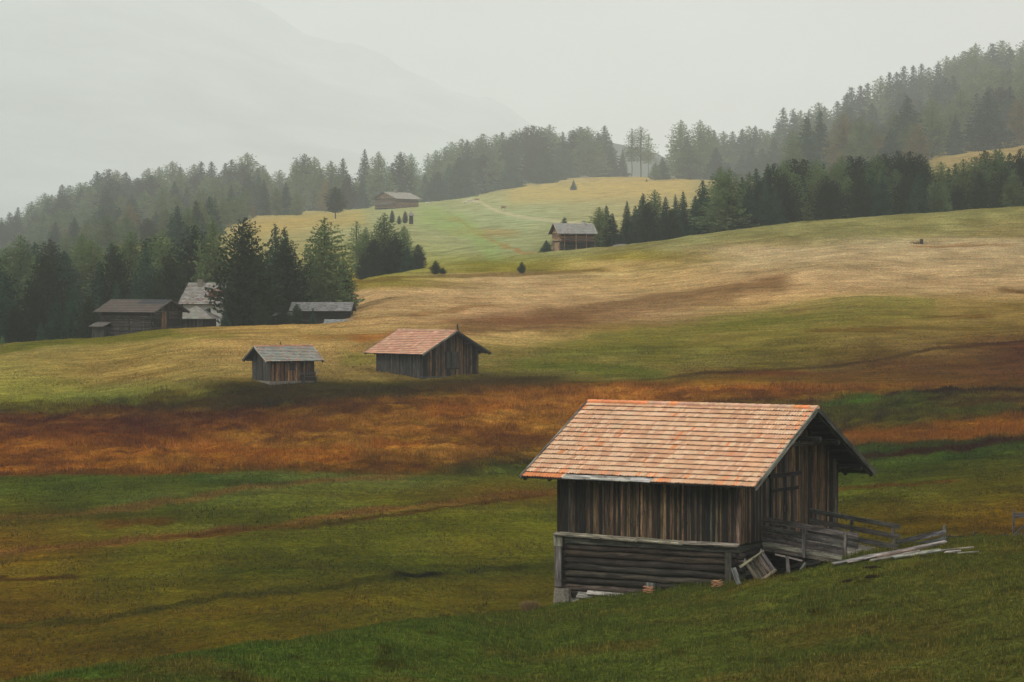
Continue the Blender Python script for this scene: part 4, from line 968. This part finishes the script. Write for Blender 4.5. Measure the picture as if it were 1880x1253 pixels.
s3.shell(-.5); s3.roof(lambda *a: jt((.2, .2, .18), .25), .4, .3, 0, barge=(.1, .09, .08), bargeh=.08); s3.plank_wall('front', 'dark', z0=-.4, pw=.25); s3.plank_wall('right', 'dark', z0=-.4, pw=.25); s3.plank_wall('left', 'dark', pw=.3); s3.plank_wall('back', 'dark', pw=.3)

# ---- hut on the shoulder
uz = Y2Z(458, 474)
u5 = Bld('cabin', 1029, 474, uz + 1.25, R(16), 5.7, 4.4, -1, 1.35, 3.15, .6, .55, 'pale log cabin with grey roof and white chimney beside the right wood', 'cabin')
u5.shell(-1.6)
u5.roof(lambda *a: jt((.27, .26, .235), .15), .35, .32, 0, barge=(.35, .27, .2), bargeh=.14)
u5.log_wall('front', 0, 1.4, .12, 'warm', inset=0, ends=.15); u5.log_wall('left', 0, 1.6, .12, 'tan', inset=0, ends=.15); u5.plank_wall('left', 'tan', pw=.2, z0=1.5)
u5.log_wall('front', -1.5, -.1, .12, 'grey', inset=0, ends=.15, name='base_log'); u5.plank_wall('left', 'tan', pw=.25, z0=-1.5, zt=-.1, name='lower_wall'); u5.plank_wall('right', 'grey', z0=-1.5, pw=.25); u5.plank_wall('back', 'warm', pw=.25, z0=-1.5)
for x in (-2.2, -.2, 1.6): 
    m = MB(); m.box(x - .07, x + .07, -2.45, -2.32, -1.5, 1.3, jt(TANW)); m.build('post', WOOD, u5.root)
for x in (-1.75, .9):
    m = MB(); m.box(x - .22, x + .22, -2.27, -2.21, .5, 1.0, (.02, .02, .02)); m.build('window', GLASSD, u5.root)
m = MB(); m.box(-2.6, 2.9, -3.0, -2.2, -.12, -.02, jt(GREYW), (1, 0, 0)); m.box(-2.6, 2.9, -3.0, -2.94, .35, .5, jt(GREYW), (1, 0, 0)); m.build('balcony', WOOD, u5.root)
m = MB(); m.box(1.5, 1.95, -.7, -.25, 2.5, 3.45, (.7, .68, .62)); ch = m.build('chimney', PLASTER, u5.root)
m = MB(); m.box(1.43, 2.02, -.77, -.18, 3.45, 3.52, (.4, .38, .35)); m.build('chimney_cap', STONE, ch)

# ---- chalet far up the meadow
fz = Y2Z(389, FD(930))
f6 = Bld('chalet', 728, FD(930), fz, R(47), 10.6, 10.4, -1, 4.5, 7.0, 1.2, 1.2, 'large hazy chalet with balcony on the far green meadow', 'chalet')
f6.shell(-.8, WOOD, 'inner_wall', (.05, .04, .03))
f6.roof(lambda *a: jt((.3, .27, .23), .12), .7, .6, 0, barge=(.25, .18, .13), bargeh=.25)
f6.log_wall('front', 0, 4.3, .2, 'warm', inset=0, ends=.3, n=6); f6.log_wall('left', 0, 4.6, .2, 'warm', inset=0, ends=.3, n=6); f6.plank_wall('left', 'tan', pw=.35, z0=4.2); f6.plank_wall('right', 'warm', pw=.5); f6.plank_wall('back', 'warm', pw=.5)
m = MB(); m.box(-6.7, -5.35, -5.0, 5.2, 2.35, 2.5, (.07, .06, .05), (0, 1, 0)); m.box(-6.75, -6.65, -5.0, 5.2, 2.5, 3.4, (.09, .075, .06), (0, 1, 0)); m.build('balcony', WOOD, f6.root)
for v in (-3.2, 0, 3.2):
    m = MB(); m.box(-5.38, -5.28, v - .5, v + .5, .7, 1.8, (.02, .02, .02)); m.build('window', GLASSD, f6.root)
m = MB()
for i in range(8): m.box(-5.42, -5.33, -4.6 + i * .4, -4.22 + i * .4, .1, 2.2, plank_tint('tan'))
m.build('door', WOOD, f6.root)
m = MB(); m.box(-1.0, 0, -.5, .5, 6.4, 8.1, (.4, .38, .34)); m.build('chimney', STONE, f6.root)
f6.root.scale = (1.35,) * 3

# ---- little wayside shrine-like stack hut near chalet copse
pt = hip_hut('narrow_hut', 755, FD(720), 418, 1.2, 1.2, 3.6, 1.3, 0, 'narrow dark hut with pointed roof among the small firs below the chalet', 'hut')

# ---- cows
def cow(px, D, rz, label, mat, lying=False):
    s = .0 if not lying else -.62
    nodes = [((0, 0, 1.05), .36), ((.55, 0, 1.08), .37), ((-.65, 0, 1.1), .33), ((-.95, 0, 1.12), .22), ((.95, 0, 1.15), .24), ((1.3, 0, 1.2), .14), ((1.6, 0, 1.05), .12), ((1.85, 0, .85), .07)]
    bm = MB(); vs = []; fs = []; order = [3, 2, 0, 1, 4, 5, 6, 7]
    for k in order:
        (x, y, z), r_ = nodes[k]
        for j in range(10): t = 2 * math.pi * j / 10; vs.append((x, r_ * .8 * math.cos(t), z + s + r_ * math.sin(t)))
    for k in range(len(order) - 1):
        for j in range(10): fs.append((k * 10 + j, k * 10 + (j + 1) % 10, (k + 1) * 10 + (j + 1) % 10, (k + 1) * 10 + j))
    fs.append(tuple(range(9, -1, -1))); fs.append(tuple(range(70, 80))); bm.add(vs, fs, (.5, .5, .5))
    if not lying:
        for x, y in ((.7, .2), (.7, -.2), (-.75, .2), (-.75, -.2)): bm.log((x, y, 0), (x, y, .95), .075, (.5, .5, .5), 6, 3, .01)
    else:
        for x, y in ((.8, .3), (.8, -.3), (-.6, .35), (-.6, -.35)): bm.log((x, y, .12), (x + .5, y, .1), .09, (.5, .5, .5), 6, 2, .01)
    bm.log((-1.05, 0, 1.2 + s), (-1.2, 0, .6 + max(s, -.35)), .03, (.5, .5, .5), 5, 2, .01)
    for sy in (-1, 1): bm.beam((1.35, sy * .1, 1.3 + s), (1.32, sy * .26, 1.32 + s), .06, .03, (.5, .5, .5))
    o = bm.build('cow', mat, None, True); p = at(px, FD(D)); o.location = p; o.rotation_euler = (0, 0, rz); tag(o, label, 'cow', 'cows on the far meadow'); return o
cow(855, 930, .3, 'leftmost pale cow lying in the far meadow herd', COWW, True); cow(862, 950, 2.9, 'pale cow standing in the middle of the far meadow herd', COWW)
cow(868, 940, .1, 'white cow lying right in the far meadow herd', COWW, True); cow(876, 950, 3.2, 'reddish cow at the right end of the far meadow herd', COWB)
cow(924, 845, .5, 'lone brown cow below the herd on the far meadow', COWB); cow(785, 960, .3, 'lone white cow near the chalet right side', COWW)

# ---- rocks, stump, molehills
def rock(px, D, s, label, grp='pale rocks on the slopes', flat=.5):
    vs = []; fs = []; n = 9; m = MB()
    for k in range(5):
        ph = math.pi * (k / 4) * .5
        for j in range(n): t = 2 * math.pi * j / n; r_ = s * math.cos(ph) * random.uniform(.8, 1.15); vs.append((r_ * math.cos(t) * 1.5, r_ * math.sin(t), s * flat * math.sin(ph) * random.uniform(.85, 1.1) - .1 * s))
    for k in range(4):
        for j in range(n): fs.append((k * n + j, k * n + (j + 1) % n, (k + 1) * n + (j + 1) % n, (k + 1) * n + j))
    fs.append(tuple(4 * n + j for j in range(n))); m.add(vs, fs, (.3, .3, .3)); o = m.build('rock', STONE); o.location = at(px, D); tag(o, label, 'rock', grp); return o
rock(1143, 474, 1.1, 'flat pale rock at the foot of the wood right of the log cabin', flat=.35)
rock(1073, FD(1190), 2.2, 'pale rock on the crest of the far ochre hill', flat=.7)
rock(1168, 113.2, .16, 'small grey stone beside the tile stack at the log wall')
st = empty('tree_stump', at(1691, 437)); tag(st, 'red-brown stump with weeds alone in the hay meadow', 'stump')
m = MB(); m.log((0, 0, -.1), (.05, 0, .75), .28, (.13, .06, .03), 8, 3, .03); m.build('trunk', BARK, st)
m = MB()
for i in range(40):
    a = random.uniform(0, 6.28); r_ = random.uniform(.3, 1.7); x, y = r_ * math.cos(a) - .6, r_ * math.sin(a) * .4
    m.add([(x, y, -.1), (x + .12, y, -.1), (x + random.uniform(-.2, .2), y, random.uniform(.2, .55))], [(0, 1, 2)], jt((.12, .07, .03)))
m.build('weeds', WOOD, st)
SOIL = simple_mat('dark_soil', (.012, .007, .004), 1, 20, .4); SOIL.node_tree.nodes['Principled BSDF'].inputs['Specular IOR Level'].default_value = 0
for px, D, s, lb in ((1562, 103.5, .2, 'left dark molehill below the plank pile'), (1603, 105.3, .24, 'upper dark molehill below the plank pile'), (1608, 103.2, .27, 'widest dark molehill below the plank pile')):
    o = rock(px, D, s, lb, 'molehills below the planks', .35); o.name = 'molehill'; o['category'] = 'molehill'; o.data.materials[0] = SOIL

# ---------------------------------------------------------------- trees
def crown_mesh(kind, seed):
    g = np.random.default_rng(seed); H = 10.0; V = []; 
    P = []   # clump: pos, dir, size
    if kind == 'spruce': R0, z0, lev, top = 2.65, .03, 40, .88
    elif kind == 'larch': R0, z0, lev, top = 2.95, .05, 34, .58
    elif kind == 'bare': R0, z0, lev, top = 2.4, .36, 24, .6
    elif kind == 'bush': R0, z0, lev, top = 3.9, .0, 18, .6
    else: R0, z0, lev, top = 2.8, (.2 if kind == 'egg' else .02), 34, .62
    ph = g.uniform(0, 6.28, 5)
    for k in range(lev):
        t = k / (lev - 1); z = H * (z0 + (1 - z0) * t ** .95 * .985)
        if kind == 'spruce': prof = (1 - t) ** top * .97 + .02
        elif kind in ('larch', 'bare'): prof = np.clip((1 - t) ** top, 0, 1) * (1 if t > .12 else .75 + 2 * t)
        else: prof = (1 - t ** 2.1) ** .8 * (1 if t > .15 else .8 + 1.3 * t) * .92 + .03
        prof *= 1 + .07 * np.sin(t * 11 + ph[0]) * g.random() * .9
        nb = int(np.clip(5 + 13 * prof, 4, 17)) if kind != 'bare' else int(4 + 5 * g.random())
        a0 = g.uniform(0, 6.28)
        for b_ in range(nb):
            a = a0 + 6.283 * b_ / nb + g.normal(0, .22); zj = g.uniform(-.5, .5) * H * (1 - z0) / lev
            lump = 1 + .2 * math.sin(3 * a + ph[1] + t * 6) + .12 * math.sin(5 * a + ph[2] + t * 15)
            Lb = R0 * prof * g.uniform(.7, 1.15) * lump + .12
            if kind in ('larch', 'bare') and g.random() < .12: Lb *= .45
            ddr = {'spruce': -.28 + .75 * t, 'larch': .0 + .35 * t, 'bare': -.15 + .4 * t, 'bush': .35}.get(kind, .25 + .5 * t)
            ns = max(2, int(Lb / (.2 if kind != 'bush' else .4)))
            for i in range(ns):
                s = (i + g.uniform(.2, .9)) / ns
                if s < .15 and g.random() < .6: continue
                r = Lb * s; zz = z + zj + ddr * r * (1 if kind != 'spruce' else (1 - .45 * s)) + g.normal(0, .06)
                pass; P.append((r * math.cos(a) + g.normal(0, .07), r * math.sin(a) + g.normal(0, .07), zz, a, s))
    P = np.array(P); n = len(P)
    q = {'spruce': 5, 'larch': 6, 'bare': 3, 'bush': 5}.get(kind, 6)
    P = np.repeat(P, q, 0); n = len(P)
    sz = {'spruce': .19, 'larch': .165, 'bare': .18, 'bush': .4}.get(kind, .18) * g.uniform(.6, 1.3, n) * (1 - .45 * np.clip(P[:, 2] / H, 0, 1) ** 2)
    a = P[:, 3] + g.normal(0, .75, n); el_ = g.normal(-.25 if kind == 'spruce' else .25, .5, n)
    d = np.stack([np.cos(a) * np.cos(el_), np.sin(a) * np.cos(el_), np.sin(el_)], 1)
    rv = g.normal(0, 1, (n, 3)); rv[:, 2] *= .5; sd_ = np.cross(d, rv); sd_ /= np.linalg.norm(sd_, axis=1)[:, None] + 1e-6
    c = P[:, :3] + g.normal(0, .05, (n, 3)); c[:, 2] = np.clip(c[:, 2], .02, H * 1.02)
    s2_ = sz[:, None]
    A = c - d * s2_ * .5 - sd_ * s2_ * .42; B = c - d * s2_ * .5 + sd_ * s2_ * .42; C_ = c + d * s2_ * 1.1
    V = np.stack([A, B, C_], 1).reshape(-1, 3)
    if kind in ('spruce', 'larch'):   # leader
        tip = np.array([[-.05, 0, H * .95], [.05, 0, H * .95], [0, 0, H * 1.03]]); V = np.vstack([V, tip])
    return V
def make_tree(kind, seed, mat, name):
    V = crown_mesh(kind, seed)
    root = empty(name, (0, 0, 0))
    m = MB(); top = 9.4 if kind != 'bush' else 5
    if kind == 'bare':
        m.log((0, 0, -.6), (.1, 0, top), .085, (.1, .1, .1), 7, 8, .03)
    else:
        n = 7; vs = []; fs = []; S = 8
        for i in range(S + 1):
            r_ = .2 * (1 - i / S) + .02
            for j in range(n): t = 2 * math.pi * j / n; vs.append((r_ * math.cos(t), r_ * math.sin(t), -.6 + (top + .6) * i / S))
        for i in range(S):
            for j in range(n): fs.append((i * n + j, i * n + (j + 1) % n, (i + 1) * n + (j + 1) % n, (i + 1) * n + j))
        m.add(vs, fs, (.1, .1, .1))
    m.build('trunk', BARK, root)
    o = np_mesh('crown', V, np.arange(len(V)).reshape(-1, 3), mat); o.parent = root
    return root
KINDS = {}
for kd, geo, mat, nm, ns in (('e', 'egg', PINE, 'pine_tree', 1), ('s', 'spruce', SPRUCE, 'spruce_tree', 4), ('l', 'larch', LARCH, 'larch_tree', 4), ('y', 'larch', LARCHY, 'larch_tree', 2), ('p', 'pine', PINE, 'pine_tree', 4), ('b', 'bare', LARCH, 'larch_tree', 2), ('u', 'bush', PINE, 'shrub', 1)):
    KINDS[kd] = [make_tree(geo, 100 + i * 7 + ord(kd), mat, nm) for i in range(ns)]
used = set()
TRI = random.Random(11)
ORD = ['', 'first', 'second', 'third', 'fourth', 'fifth', 'sixth', 'seventh', 'eighth', 'ninth', 'tenth', 'eleventh', 'twelfth', 'thirteenth', 'fourteenth', 'fifteenth', 'sixteenth', 'seventeenth', 'eighteenth', 'nineteenth']
def ordn(n):
    if n < 20: return ORD[n]
    T = {2: 'twenty', 3: 'thirty', 4: 'forty', 5: 'fifty', 6: 'sixty'}
    return (T[n // 10] + '-' + ORD[n % 10]) if n % 10 else T[n // 10][:-1] + 'ieth'
LOOK = {'s': ('dark pointed spruce', 'spruce tree'), 'l': ('light green larch', 'larch tree'), 'y': ('yellowing larch', 'larch tree'), 'p': ('dark rounded stone pine', 'pine tree'), 'b': ('bare-stemmed larch', 'larch tree'), 'u': ('low dark bush', 'shrub'), 'e': ('egg-shaped pine', 'pine tree')}
def place_tree(px, top, D, kd, wk=1.0, label=None, group=None, sink=.0):
    lst = KINDS[kd]; src = lst[TRI.randrange(len(lst))]
    if id(src) not in used: used.add(id(src)); o = src
    else: o = copy_tree(src)
    D = FD(D); z = G(px, D); hgt = (Y2Z(top, D) - z)
    hgt = max(hgt, 1.0); s = hgt / 10.0
    o.location = ((px - CX) / F * D, D, z - sink)
    wj = TRI.uniform(.92, 1.1) * wk
    o.scale = (s * wj, s * wj, s); o.rotation_euler = (0, 0, TRI.uniform(0, 6.28))
    tag(o, label, LOOK[kd][1], group); return o
def row(items, phrase, group):
    """items: (px, top, D, kind[, width]); labels count the look-alikes from the left within the row"""
    items = sorted(items, key=lambda t: t[0]); cnt = {}; tot = {}
    for it in items: tot[it[3]] = tot.get(it[3], 0) + 1
    for it in items:
        kd = it[3]; cnt[kd] = cnt.get(kd, 0) + 1
        lb = f'{LOOK[kd][0]} {phrase}' if tot[kd] == 1 else f'{ordn(cnt[kd])} {LOOK[kd][0]} {phrase}, from left'
        place_tree(it[0], it[1], it[2], kd, it[4] if len(it) > 4 else 1.0, lb, group)
def skyline(xs, ys, x): return float(np.interp(x, xs, ys))
def fill(x0, x1, step, topf, Df, kinds, jitter=14, wk=1.0):
    out_ = []; x = x0
    while x < x1:
        kd = TRI.choice(kinds); out_.append((x + TRI.uniform(-.3, .3) * step, topf(x) + abs(TRI.gauss(0, jitter)) * (1 if TRI.random() < .8 else -.3), Df(x) * TRI.uniform(.97, 1.03), kd, wk * TRI.uniform(.85, 1.15)))
        x += step * TRI.uniform(.8, 1.2)
    return out_
FG = 'trees of the hazy left wood'
sk1 = lambda x: skyline([-40, 0, 60, 110, 150, 200, 250, 300, 350, 400, 450, 480, 520, 560], [405, 388, 368, 338, 332, 307, 316, 298, 302, 290, 282, 300, 312, 330], x)
row(fill(-20, 545, 19, sk1, lambda x: 1150, 'slslp', 9, 1.5), 'in the left wood skyline', 'trees on the left wood skyline')
row(fill(-10, 480, 23, lambda x: sk1(x) + 40, lambda x: 950, 'llsls', 12, 1.5), 'in the second rank below the left skyline', FG)
row(fill(-10, 320, 25, lambda x: sk1(x) + 85, lambda x: 740, 'llslp', 12, 1.45), 'in the third rank down the left wood', FG)
row(fill(-10, 310, 28, lambda x: sk1(x) + 125 , lambda x: 560, 'lllsp', 14, 1.35), 'in the fourth rank down the left wood', FG)
row(fill(328, 452, 14, lambda x: 372 - (x - 330) * .12, lambda x: 625 + (x - 330) * 1.75, 'lsls', 9, 1.35), 'on the left end of the left meadow strip', FG)
row([(335, 365, 880, 's'), (365, 345, 900, 'l'), (395, 360, 880, 's'), (425, 340, 900, 's'), (455, 345, 890, 'l'), (465, 375, 870, 'y', .8), (485, 330, 900, 's'), (508, 345, 890, 'l'), (525, 335, 900, 's'), (545, 350, 890, 'l')], 'at the wood foot behind the left meadow', FG)
row(fill(-10, 330, 22, lambda x: sk1(x) + 62, lambda x: 840, 'lslys', 12, 1.5), 'in the rank between second and third on the left', FG)
row(fill(-10, 320, 26, lambda x: 445 + 14 * math.sin(x / 17), lambda x: 480, 'lspls', 12, 1.4), 'behind the dark front rank on the left', FG)
row([(38, 432, 470, 'l', 1.2), (85, 470, 400, 'p'), (118, 462, 430, 's', 1.2), (150, 430, 480, 'l'), (183, 480, 400, 's'), (212, 455, 400, 'p'), (240, 425, 440, 'l', 1.2), (268, 445, 400, 's'), (298, 424, 420, 'l', 1.2), (312, 470, 378, 'p'), (10, 500, 370, 's', 1.2), (60, 520, 362, 'p'), (135, 520, 362, 's'), (-14, 470, 400, 'p'), (165, 545, 358, 'p'), (215, 520, 368, 's'), (250, 505, 366, 's'), (105, 545, 355, 's'), (30, 560, 352, 'p'), (285, 515, 366, 'p'), (75, 590, 350, 's'), (-5, 575, 350, 's')],
    'in the dark front rank left of the hamlet', 'dark trees left of the hamlet')
for px, top, D, kd, wk, lb in [
    (357, 418, 410, 'p', 1.1, 'broad dark stone pine behind the white farmhouse'), (392, 406, 405, 'l', 1.0, 'green larch top between stone pines above the white farmhouse'),
    (450, 404, 349, 'p', 1.05, 'tallest and darkest stone pine in front of the white farmhouse'), (434, 480, 351, 'p', .7, 'dark pine close left of the tallest hamlet stone pine'), (472, 470, 352, 'p', .95, 'dark pine close right of the tallest hamlet stone pine'),
    (506, 413, 392, 's', 1.0, 'thin pointed spruce poking up right of the tallest stone pine'), (523, 418, 394, 's', .9, 'second thin spruce tip beside the rounded pine'), (527, 440, 362, 'p', 1.0, 'rounded dark stone pine left of the long shed'),
    (493, 500, 355, 'p', 1.0, 'squat dark pine in the gap between the two big hamlet pines'), (596, 402, 372, 'l', 1.2, 'large yellow-green larch behind the long shed'), (570, 470, 368, 'l', 1.0, 'smaller dull larch left of the large hamlet larch'), (632, 482, 376, 'p', .9, 'dark pine leaning out right of the large hamlet larch'),
    (545, 558, 345, 'p', 1.1, 'low dark pine in front of the long shed left end'), (575, 566, 345, 's', 1.0, 'little dark spruce before the long shed wall'), (412, 568, 345, 's', 1.1, 'low spruce at the foot of the tallest stone pine'), (480, 560, 345, 'p', 1.3, 'low pine right of the foot of the tallest stone pine'), (520, 560, 347, 'p', 1.2, 'low pine between the tallest stone pine and the long shed'),
    (4, 627, 328, 'l', 1.0, 'bare sapling tip at the left edge of the meadow') ]:
    place_tree(px, top, D, kd, wk, lb, 'trees round the hamlet')
for px, top, D, kd, wk, lb in [
    (655, 408, 480, 'b', 1.3, 'open pale larch at the left of the copse on the shoulder'), (672, 418, 478, 'l', 1.1, 'green larch behind the left side of the shoulder copse'), (706, 393, 480, 'l', 1.3, 'tallest bushy larch in the copse on the shoulder'), (688, 440, 462, 'p', 1.3, 'dark pine at the front left of the shoulder copse'),
    (725, 430, 470, 'p', 1.3, 'dark pine in the middle of the shoulder copse'), (742, 415, 476, 'l', 1.1, 'larch at the right shoulder of the copse'), (668, 470, 452, 'p', 1.2, 'low pine at the left front of the shoulder copse'), (710, 455, 458, 'p', 1.4, 'broad low pine at the front of the shoulder copse'), (748, 452, 462, 's', 1.2, 'spruce near the right end of the shoulder copse'),
    (768, 449, 466, 'p', 1.2, 'small pointed pine at the right end of the shoulder copse')]:
    place_tree(px, top, D, kd, wk, lb, 'trees of the copse on the shoulder')
for px, top, D, kd, wk, lb in [(720, 386, 735, 'p', .75, 'leftmost small fir below the chalet'), (733, 396, 725, 'p', .9, 'second small fir below the chalet'), (744, 388, 728, 'p', .85, 'third small fir below the chalet, beside the narrow hut'), (616, 344, 800, 'e', 1.15, 'single egg-shaped pine standing on the small left meadow'),
    (800, 479, 432, 'u', 1.1, 'dark bush with low side growth on the shoulder meadow'), (958, 481, 434, 'u', .95, 'small round dark bush alone on the shoulder meadow'), (1003, 441, 478, 's', 2.0, 'little spruce just left of the log cabin'), (1036, 400, 545, 's', 1.8, 'spruce tip showing above the log cabin roof'),
    (1053, 330, 1040, 's', 1.4, 'small lone spruce on the far ochre hill'), (1187, 329, 1100, 's', 1.8, 'tiny spruce left of the two dark firs on the far hill')]:
    place_tree(px, top, D, kd, wk, lb, 'single trees on the meadows')
place_tree(813, 494, 433, 'u', 1.4, 'low side shoot right of the dark bush on the shoulder', 'single trees on the meadows')
row([(560, 284, 1080, 'p', 1.0), (545, 292, 1060, 'l', 1.0), (578, 288, 1070, 'l', 1.0), (608, 297, 1010, 'l', 1.6), (630, 291, 1040, 's', 1.1), (640, 320, 980, 'p', 1.0), (598, 330, 960, 'y', .9), (655, 330, 1050, 'l', 1.0), (670, 275, 1080, 's', .8), (695, 280, 1070, 'l', 1.2), (736, 281, 1080, 'p', 1.0), (755, 283, 1080, 'l', .9), (720, 300, 1100, 's', 1.0), (665, 330, 1000, 's'), (590, 310, 1060, 's', 1.0)],
    'in the hazy trees round the chalet', 'hazy trees round the chalet')
sk2 = lambda x: skyline([780, 800, 850, 870, 900, 950, 1000, 1030, 1060, 1090, 1110, 1130], [290, 275, 252, 255, 246, 240, 228, 240, 228, 232, 226, 270], x)
row(fill(-20, 545, 24, lambda x: sk1(x) + 16, lambda x: 1080, 'lspl', 9, 1.3), 'just below the left wood skyline', 'trees on the left wood skyline')
row([(786, 283, 1180, 'b'), (800, 277, 1170, 'l')] + fill(815, 1115, 15, sk2, lambda x: 1230 , 'slpll', 6, 1.35), 'along the top of the middle wood', 'skyline trees of the middle wood')
row(fill(785, 1035, 19, lambda x: sk2(x) + 38, lambda x: 1090 + (x - 790) * .35, 'slslp', 10, 1.6), 'at the lower edge of the middle wood', 'edge trees of the middle wood')
row([(1060, 262, 1215, 's'), (1080, 268, 1215, 's'), (1100, 262, 1215, 's'), (1122, 270, 1215, 's', 1.1), (1045, 275, 1200, 'l'), (1143, 276, 1210, 's', .8), (1160, 238, 1225, 'b', 1.1), (1176, 233, 1225, 'b', 1.6), (1190, 250, 1230, 'b', .9), (1203, 298, 1110, 'l', 1.5), (1216, 288, 1115, 's', 1.5)], 'round the gap on the ochre hill', 'trees round the gap on the far hill')
sk3 = lambda x: skyline([1235, 1260, 1300, 1340, 1380, 1410, 1440, 1480, 1520, 1560, 1600, 1640, 1700, 1740, 1800, 1840, 1880, 1900], [226, 218, 230, 238, 232, 240, 200, 195, 188, 160, 150, 130, 118, 98, 82, 72, 70, 65], x)
row([(1250, 222, 1150, 'l', 1.2), (1262, 250, 1130, 's', 1.1), (1285, 222, 1160, 'l')] + fill(1300, 1895, 15, sk3, lambda x: 1260, 'slsl', 7, 1.25), 'on the skyline of the right wood', 'skyline trees of the right wood')
row(fill(1262, 1885, 21, lambda x: sk3(x) + 38, lambda x: 1120, 'slls', 12, 1.6), 'in the rank under the right skyline', 'second rank of the right wood')
row(fill(1350, 1885, 25, lambda x: sk3(x) + 78, lambda x: 980, 'lslslp', 14, 1.6), 'halfway down the right wood', 'lower ranks of the right wood')
row(fill(1330, 1700, 24, lambda x: sk3(x) + 112 - max(0, x - 1500) * .1, lambda x: 850, 'lslsy', 10, 1.5), 'low in the right wood above the long row', 'lower ranks of the right wood')
row([(1505, 205, 900, 's'), (1548, 208, 890, 'y', 1.3), (1580, 212, 880, 'l', 1.1), (1602, 222, 880, 'l', 1.0), (1665, 178, 880, 's', 1.5), (1710, 180, 900, 'l', 1.2), (1753, 210, 890, 's', 1.0), (1812, 168, 890, 's', 1.7), (1868, 180, 900, 'y', 1.0), (1640, 205, 880, 'l', 1.0), (1455, 240, 860, 'l'), (1480, 215, 880, 's', 1.2)], 'at the lower edge of the right wood', 'edge trees of the right wood')
row([(1100, 380, 500, 'l', 1.2), (1113, 378, 502, 's', 1.2), (1124, 392, 500, 's', 1.2), (1151, 370, 502, 's', .8), (1166, 378, 506, 's', 1.0), (1180, 356, 510, 's', 1.2), (1202, 350, 512, 'l', 1.1), (1222, 362, 508, 's', 1.0), (1240, 358, 506, 's', .9), (1254, 352, 508, 's', .9), (1290, 332, 506, 's', 1.2), (1190, 372, 500, 'p', 1.0), (1232, 385, 500, 'p', 1.0), (1276, 360, 512, 's', 1.0)],
    'in the thin end of the long tree row', 'thin end of the long tree row')
sk4 = lambda x: skyline([1310, 1330, 1360, 1400, 1450, 1500, 1550, 1600, 1650, 1700, 1740, 1780, 1820, 1880], [315, 310, 320, 305, 290, 292, 288, 285, 275, 290, 300, 285, 275, 275], x)
row([(1338, 312, 500, 'l', 1.5), (1322, 308, 520, 'l', 1.1), (1405, 330, 500, 's', 1.1), (1424, 346, 498, 's', 1.2), (1362, 325, 512, 's')] + fill(1375, 1895, 17, sk4, lambda x: 530, 'sllp', 7, 1.1), 'in the tall back of the long tree row', 'long tree row along the hay meadow')
row(fill(1372, 1895, 21, lambda x: sk4(x) + 28, lambda x: 507, 'pssll', 11, 1.15), 'in the dark front of the long tree row', 'long tree row along the hay meadow')
for lst in KINDS.values():           # prototypes that were never placed
    for o in lst:
        if id(o) not in used:
            for ch_ in list(o.children): bpy.data.objects.remove(ch_)
            bpy.data.objects.remove(o)

# ---------------------------------------------------------------- mountains
def ridge_mesh(name, D0, D1, xs, ridge_y, depth_rows, mat, rough, seed):
    t = np.linspace(0, 1, depth_rows); X0 = np.array(xs, float)
    V = []; n = len(X0)
    for tt in t:
        D = D0 + (D1 - D0) * tt
        zt = Y2Zn(ridge_y, D1)
        prof = tt ** .8
        X = (X0 - CX) / F * D1
        z = -15 + (zt + 15) * prof + (fbm(X / 300 + seed, np.full(n, D / 300), 5) - .5) * rough * prof
        V.append(np.stack([X, np.full(n, D), z], 1))
    V.append(np.stack([(X0 - CX) / F * D1, np.full(n, D1 + 500), np.full(n, -15.0)], 1))
    V = np.vstack(V); m_ = len(t) + 1; idx = np.arange(m_ * n).reshape(m_, n)
    Fq = np.stack([idx[:-1, :-1], idx[:-1, 1:], idx[1:, 1:], idx[1:, :-1]], -1).reshape(-1, 4)
    o = np_mesh(name, V, Fq, mat, True); tag(o, kind='structure'); return o
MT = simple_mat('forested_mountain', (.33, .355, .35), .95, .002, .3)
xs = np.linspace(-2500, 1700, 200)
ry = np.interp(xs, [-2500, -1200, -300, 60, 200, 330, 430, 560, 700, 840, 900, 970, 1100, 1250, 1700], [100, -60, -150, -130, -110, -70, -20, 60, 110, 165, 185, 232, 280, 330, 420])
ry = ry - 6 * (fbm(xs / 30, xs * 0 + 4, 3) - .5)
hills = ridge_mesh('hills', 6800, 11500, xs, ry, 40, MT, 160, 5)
xs2 = np.linspace(700, 2600, 200)
ry2 = np.interp(xs2, [700, 1000, 1120, 1150, 1200, 1240, 1400, 1700, 2600], [330, 270, 262, 268, 282, 302, 330, 360, 380]) - 4 * np.random.default_rng(5).random(200)
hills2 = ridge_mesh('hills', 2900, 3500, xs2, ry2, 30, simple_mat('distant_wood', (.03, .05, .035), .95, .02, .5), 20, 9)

# ---------------------------------------------------------------- haze: one closed box round camera and scene
hb = MB(); hb.box(-9500, 9500, -700, 12900, GROUND_MIN - 1.0, 1700, (1, 1, 1))
hm = bpy.data.materials.new('haze_air'); hm.use_nodes = True
nt = hm.node_tree
for n in list(nt.nodes): nt.nodes.remove(n)
oo = nt.nodes.new('ShaderNodeOutputMaterial'); pv = nt.nodes.new('ShaderNodeVolumePrincipled')
pv.inputs['Color'].default_value = (.95, .99, .985, 1); pv.inputs['Density'].default_value = HAZE_DENSITY; pv.inputs['Anisotropy'].default_value = 0.0
nt.links.new(pv.outputs[0], oo.inputs['Volume'])
hz_ = hb.build('haze', hm); tag(hz_, kind='stuff')
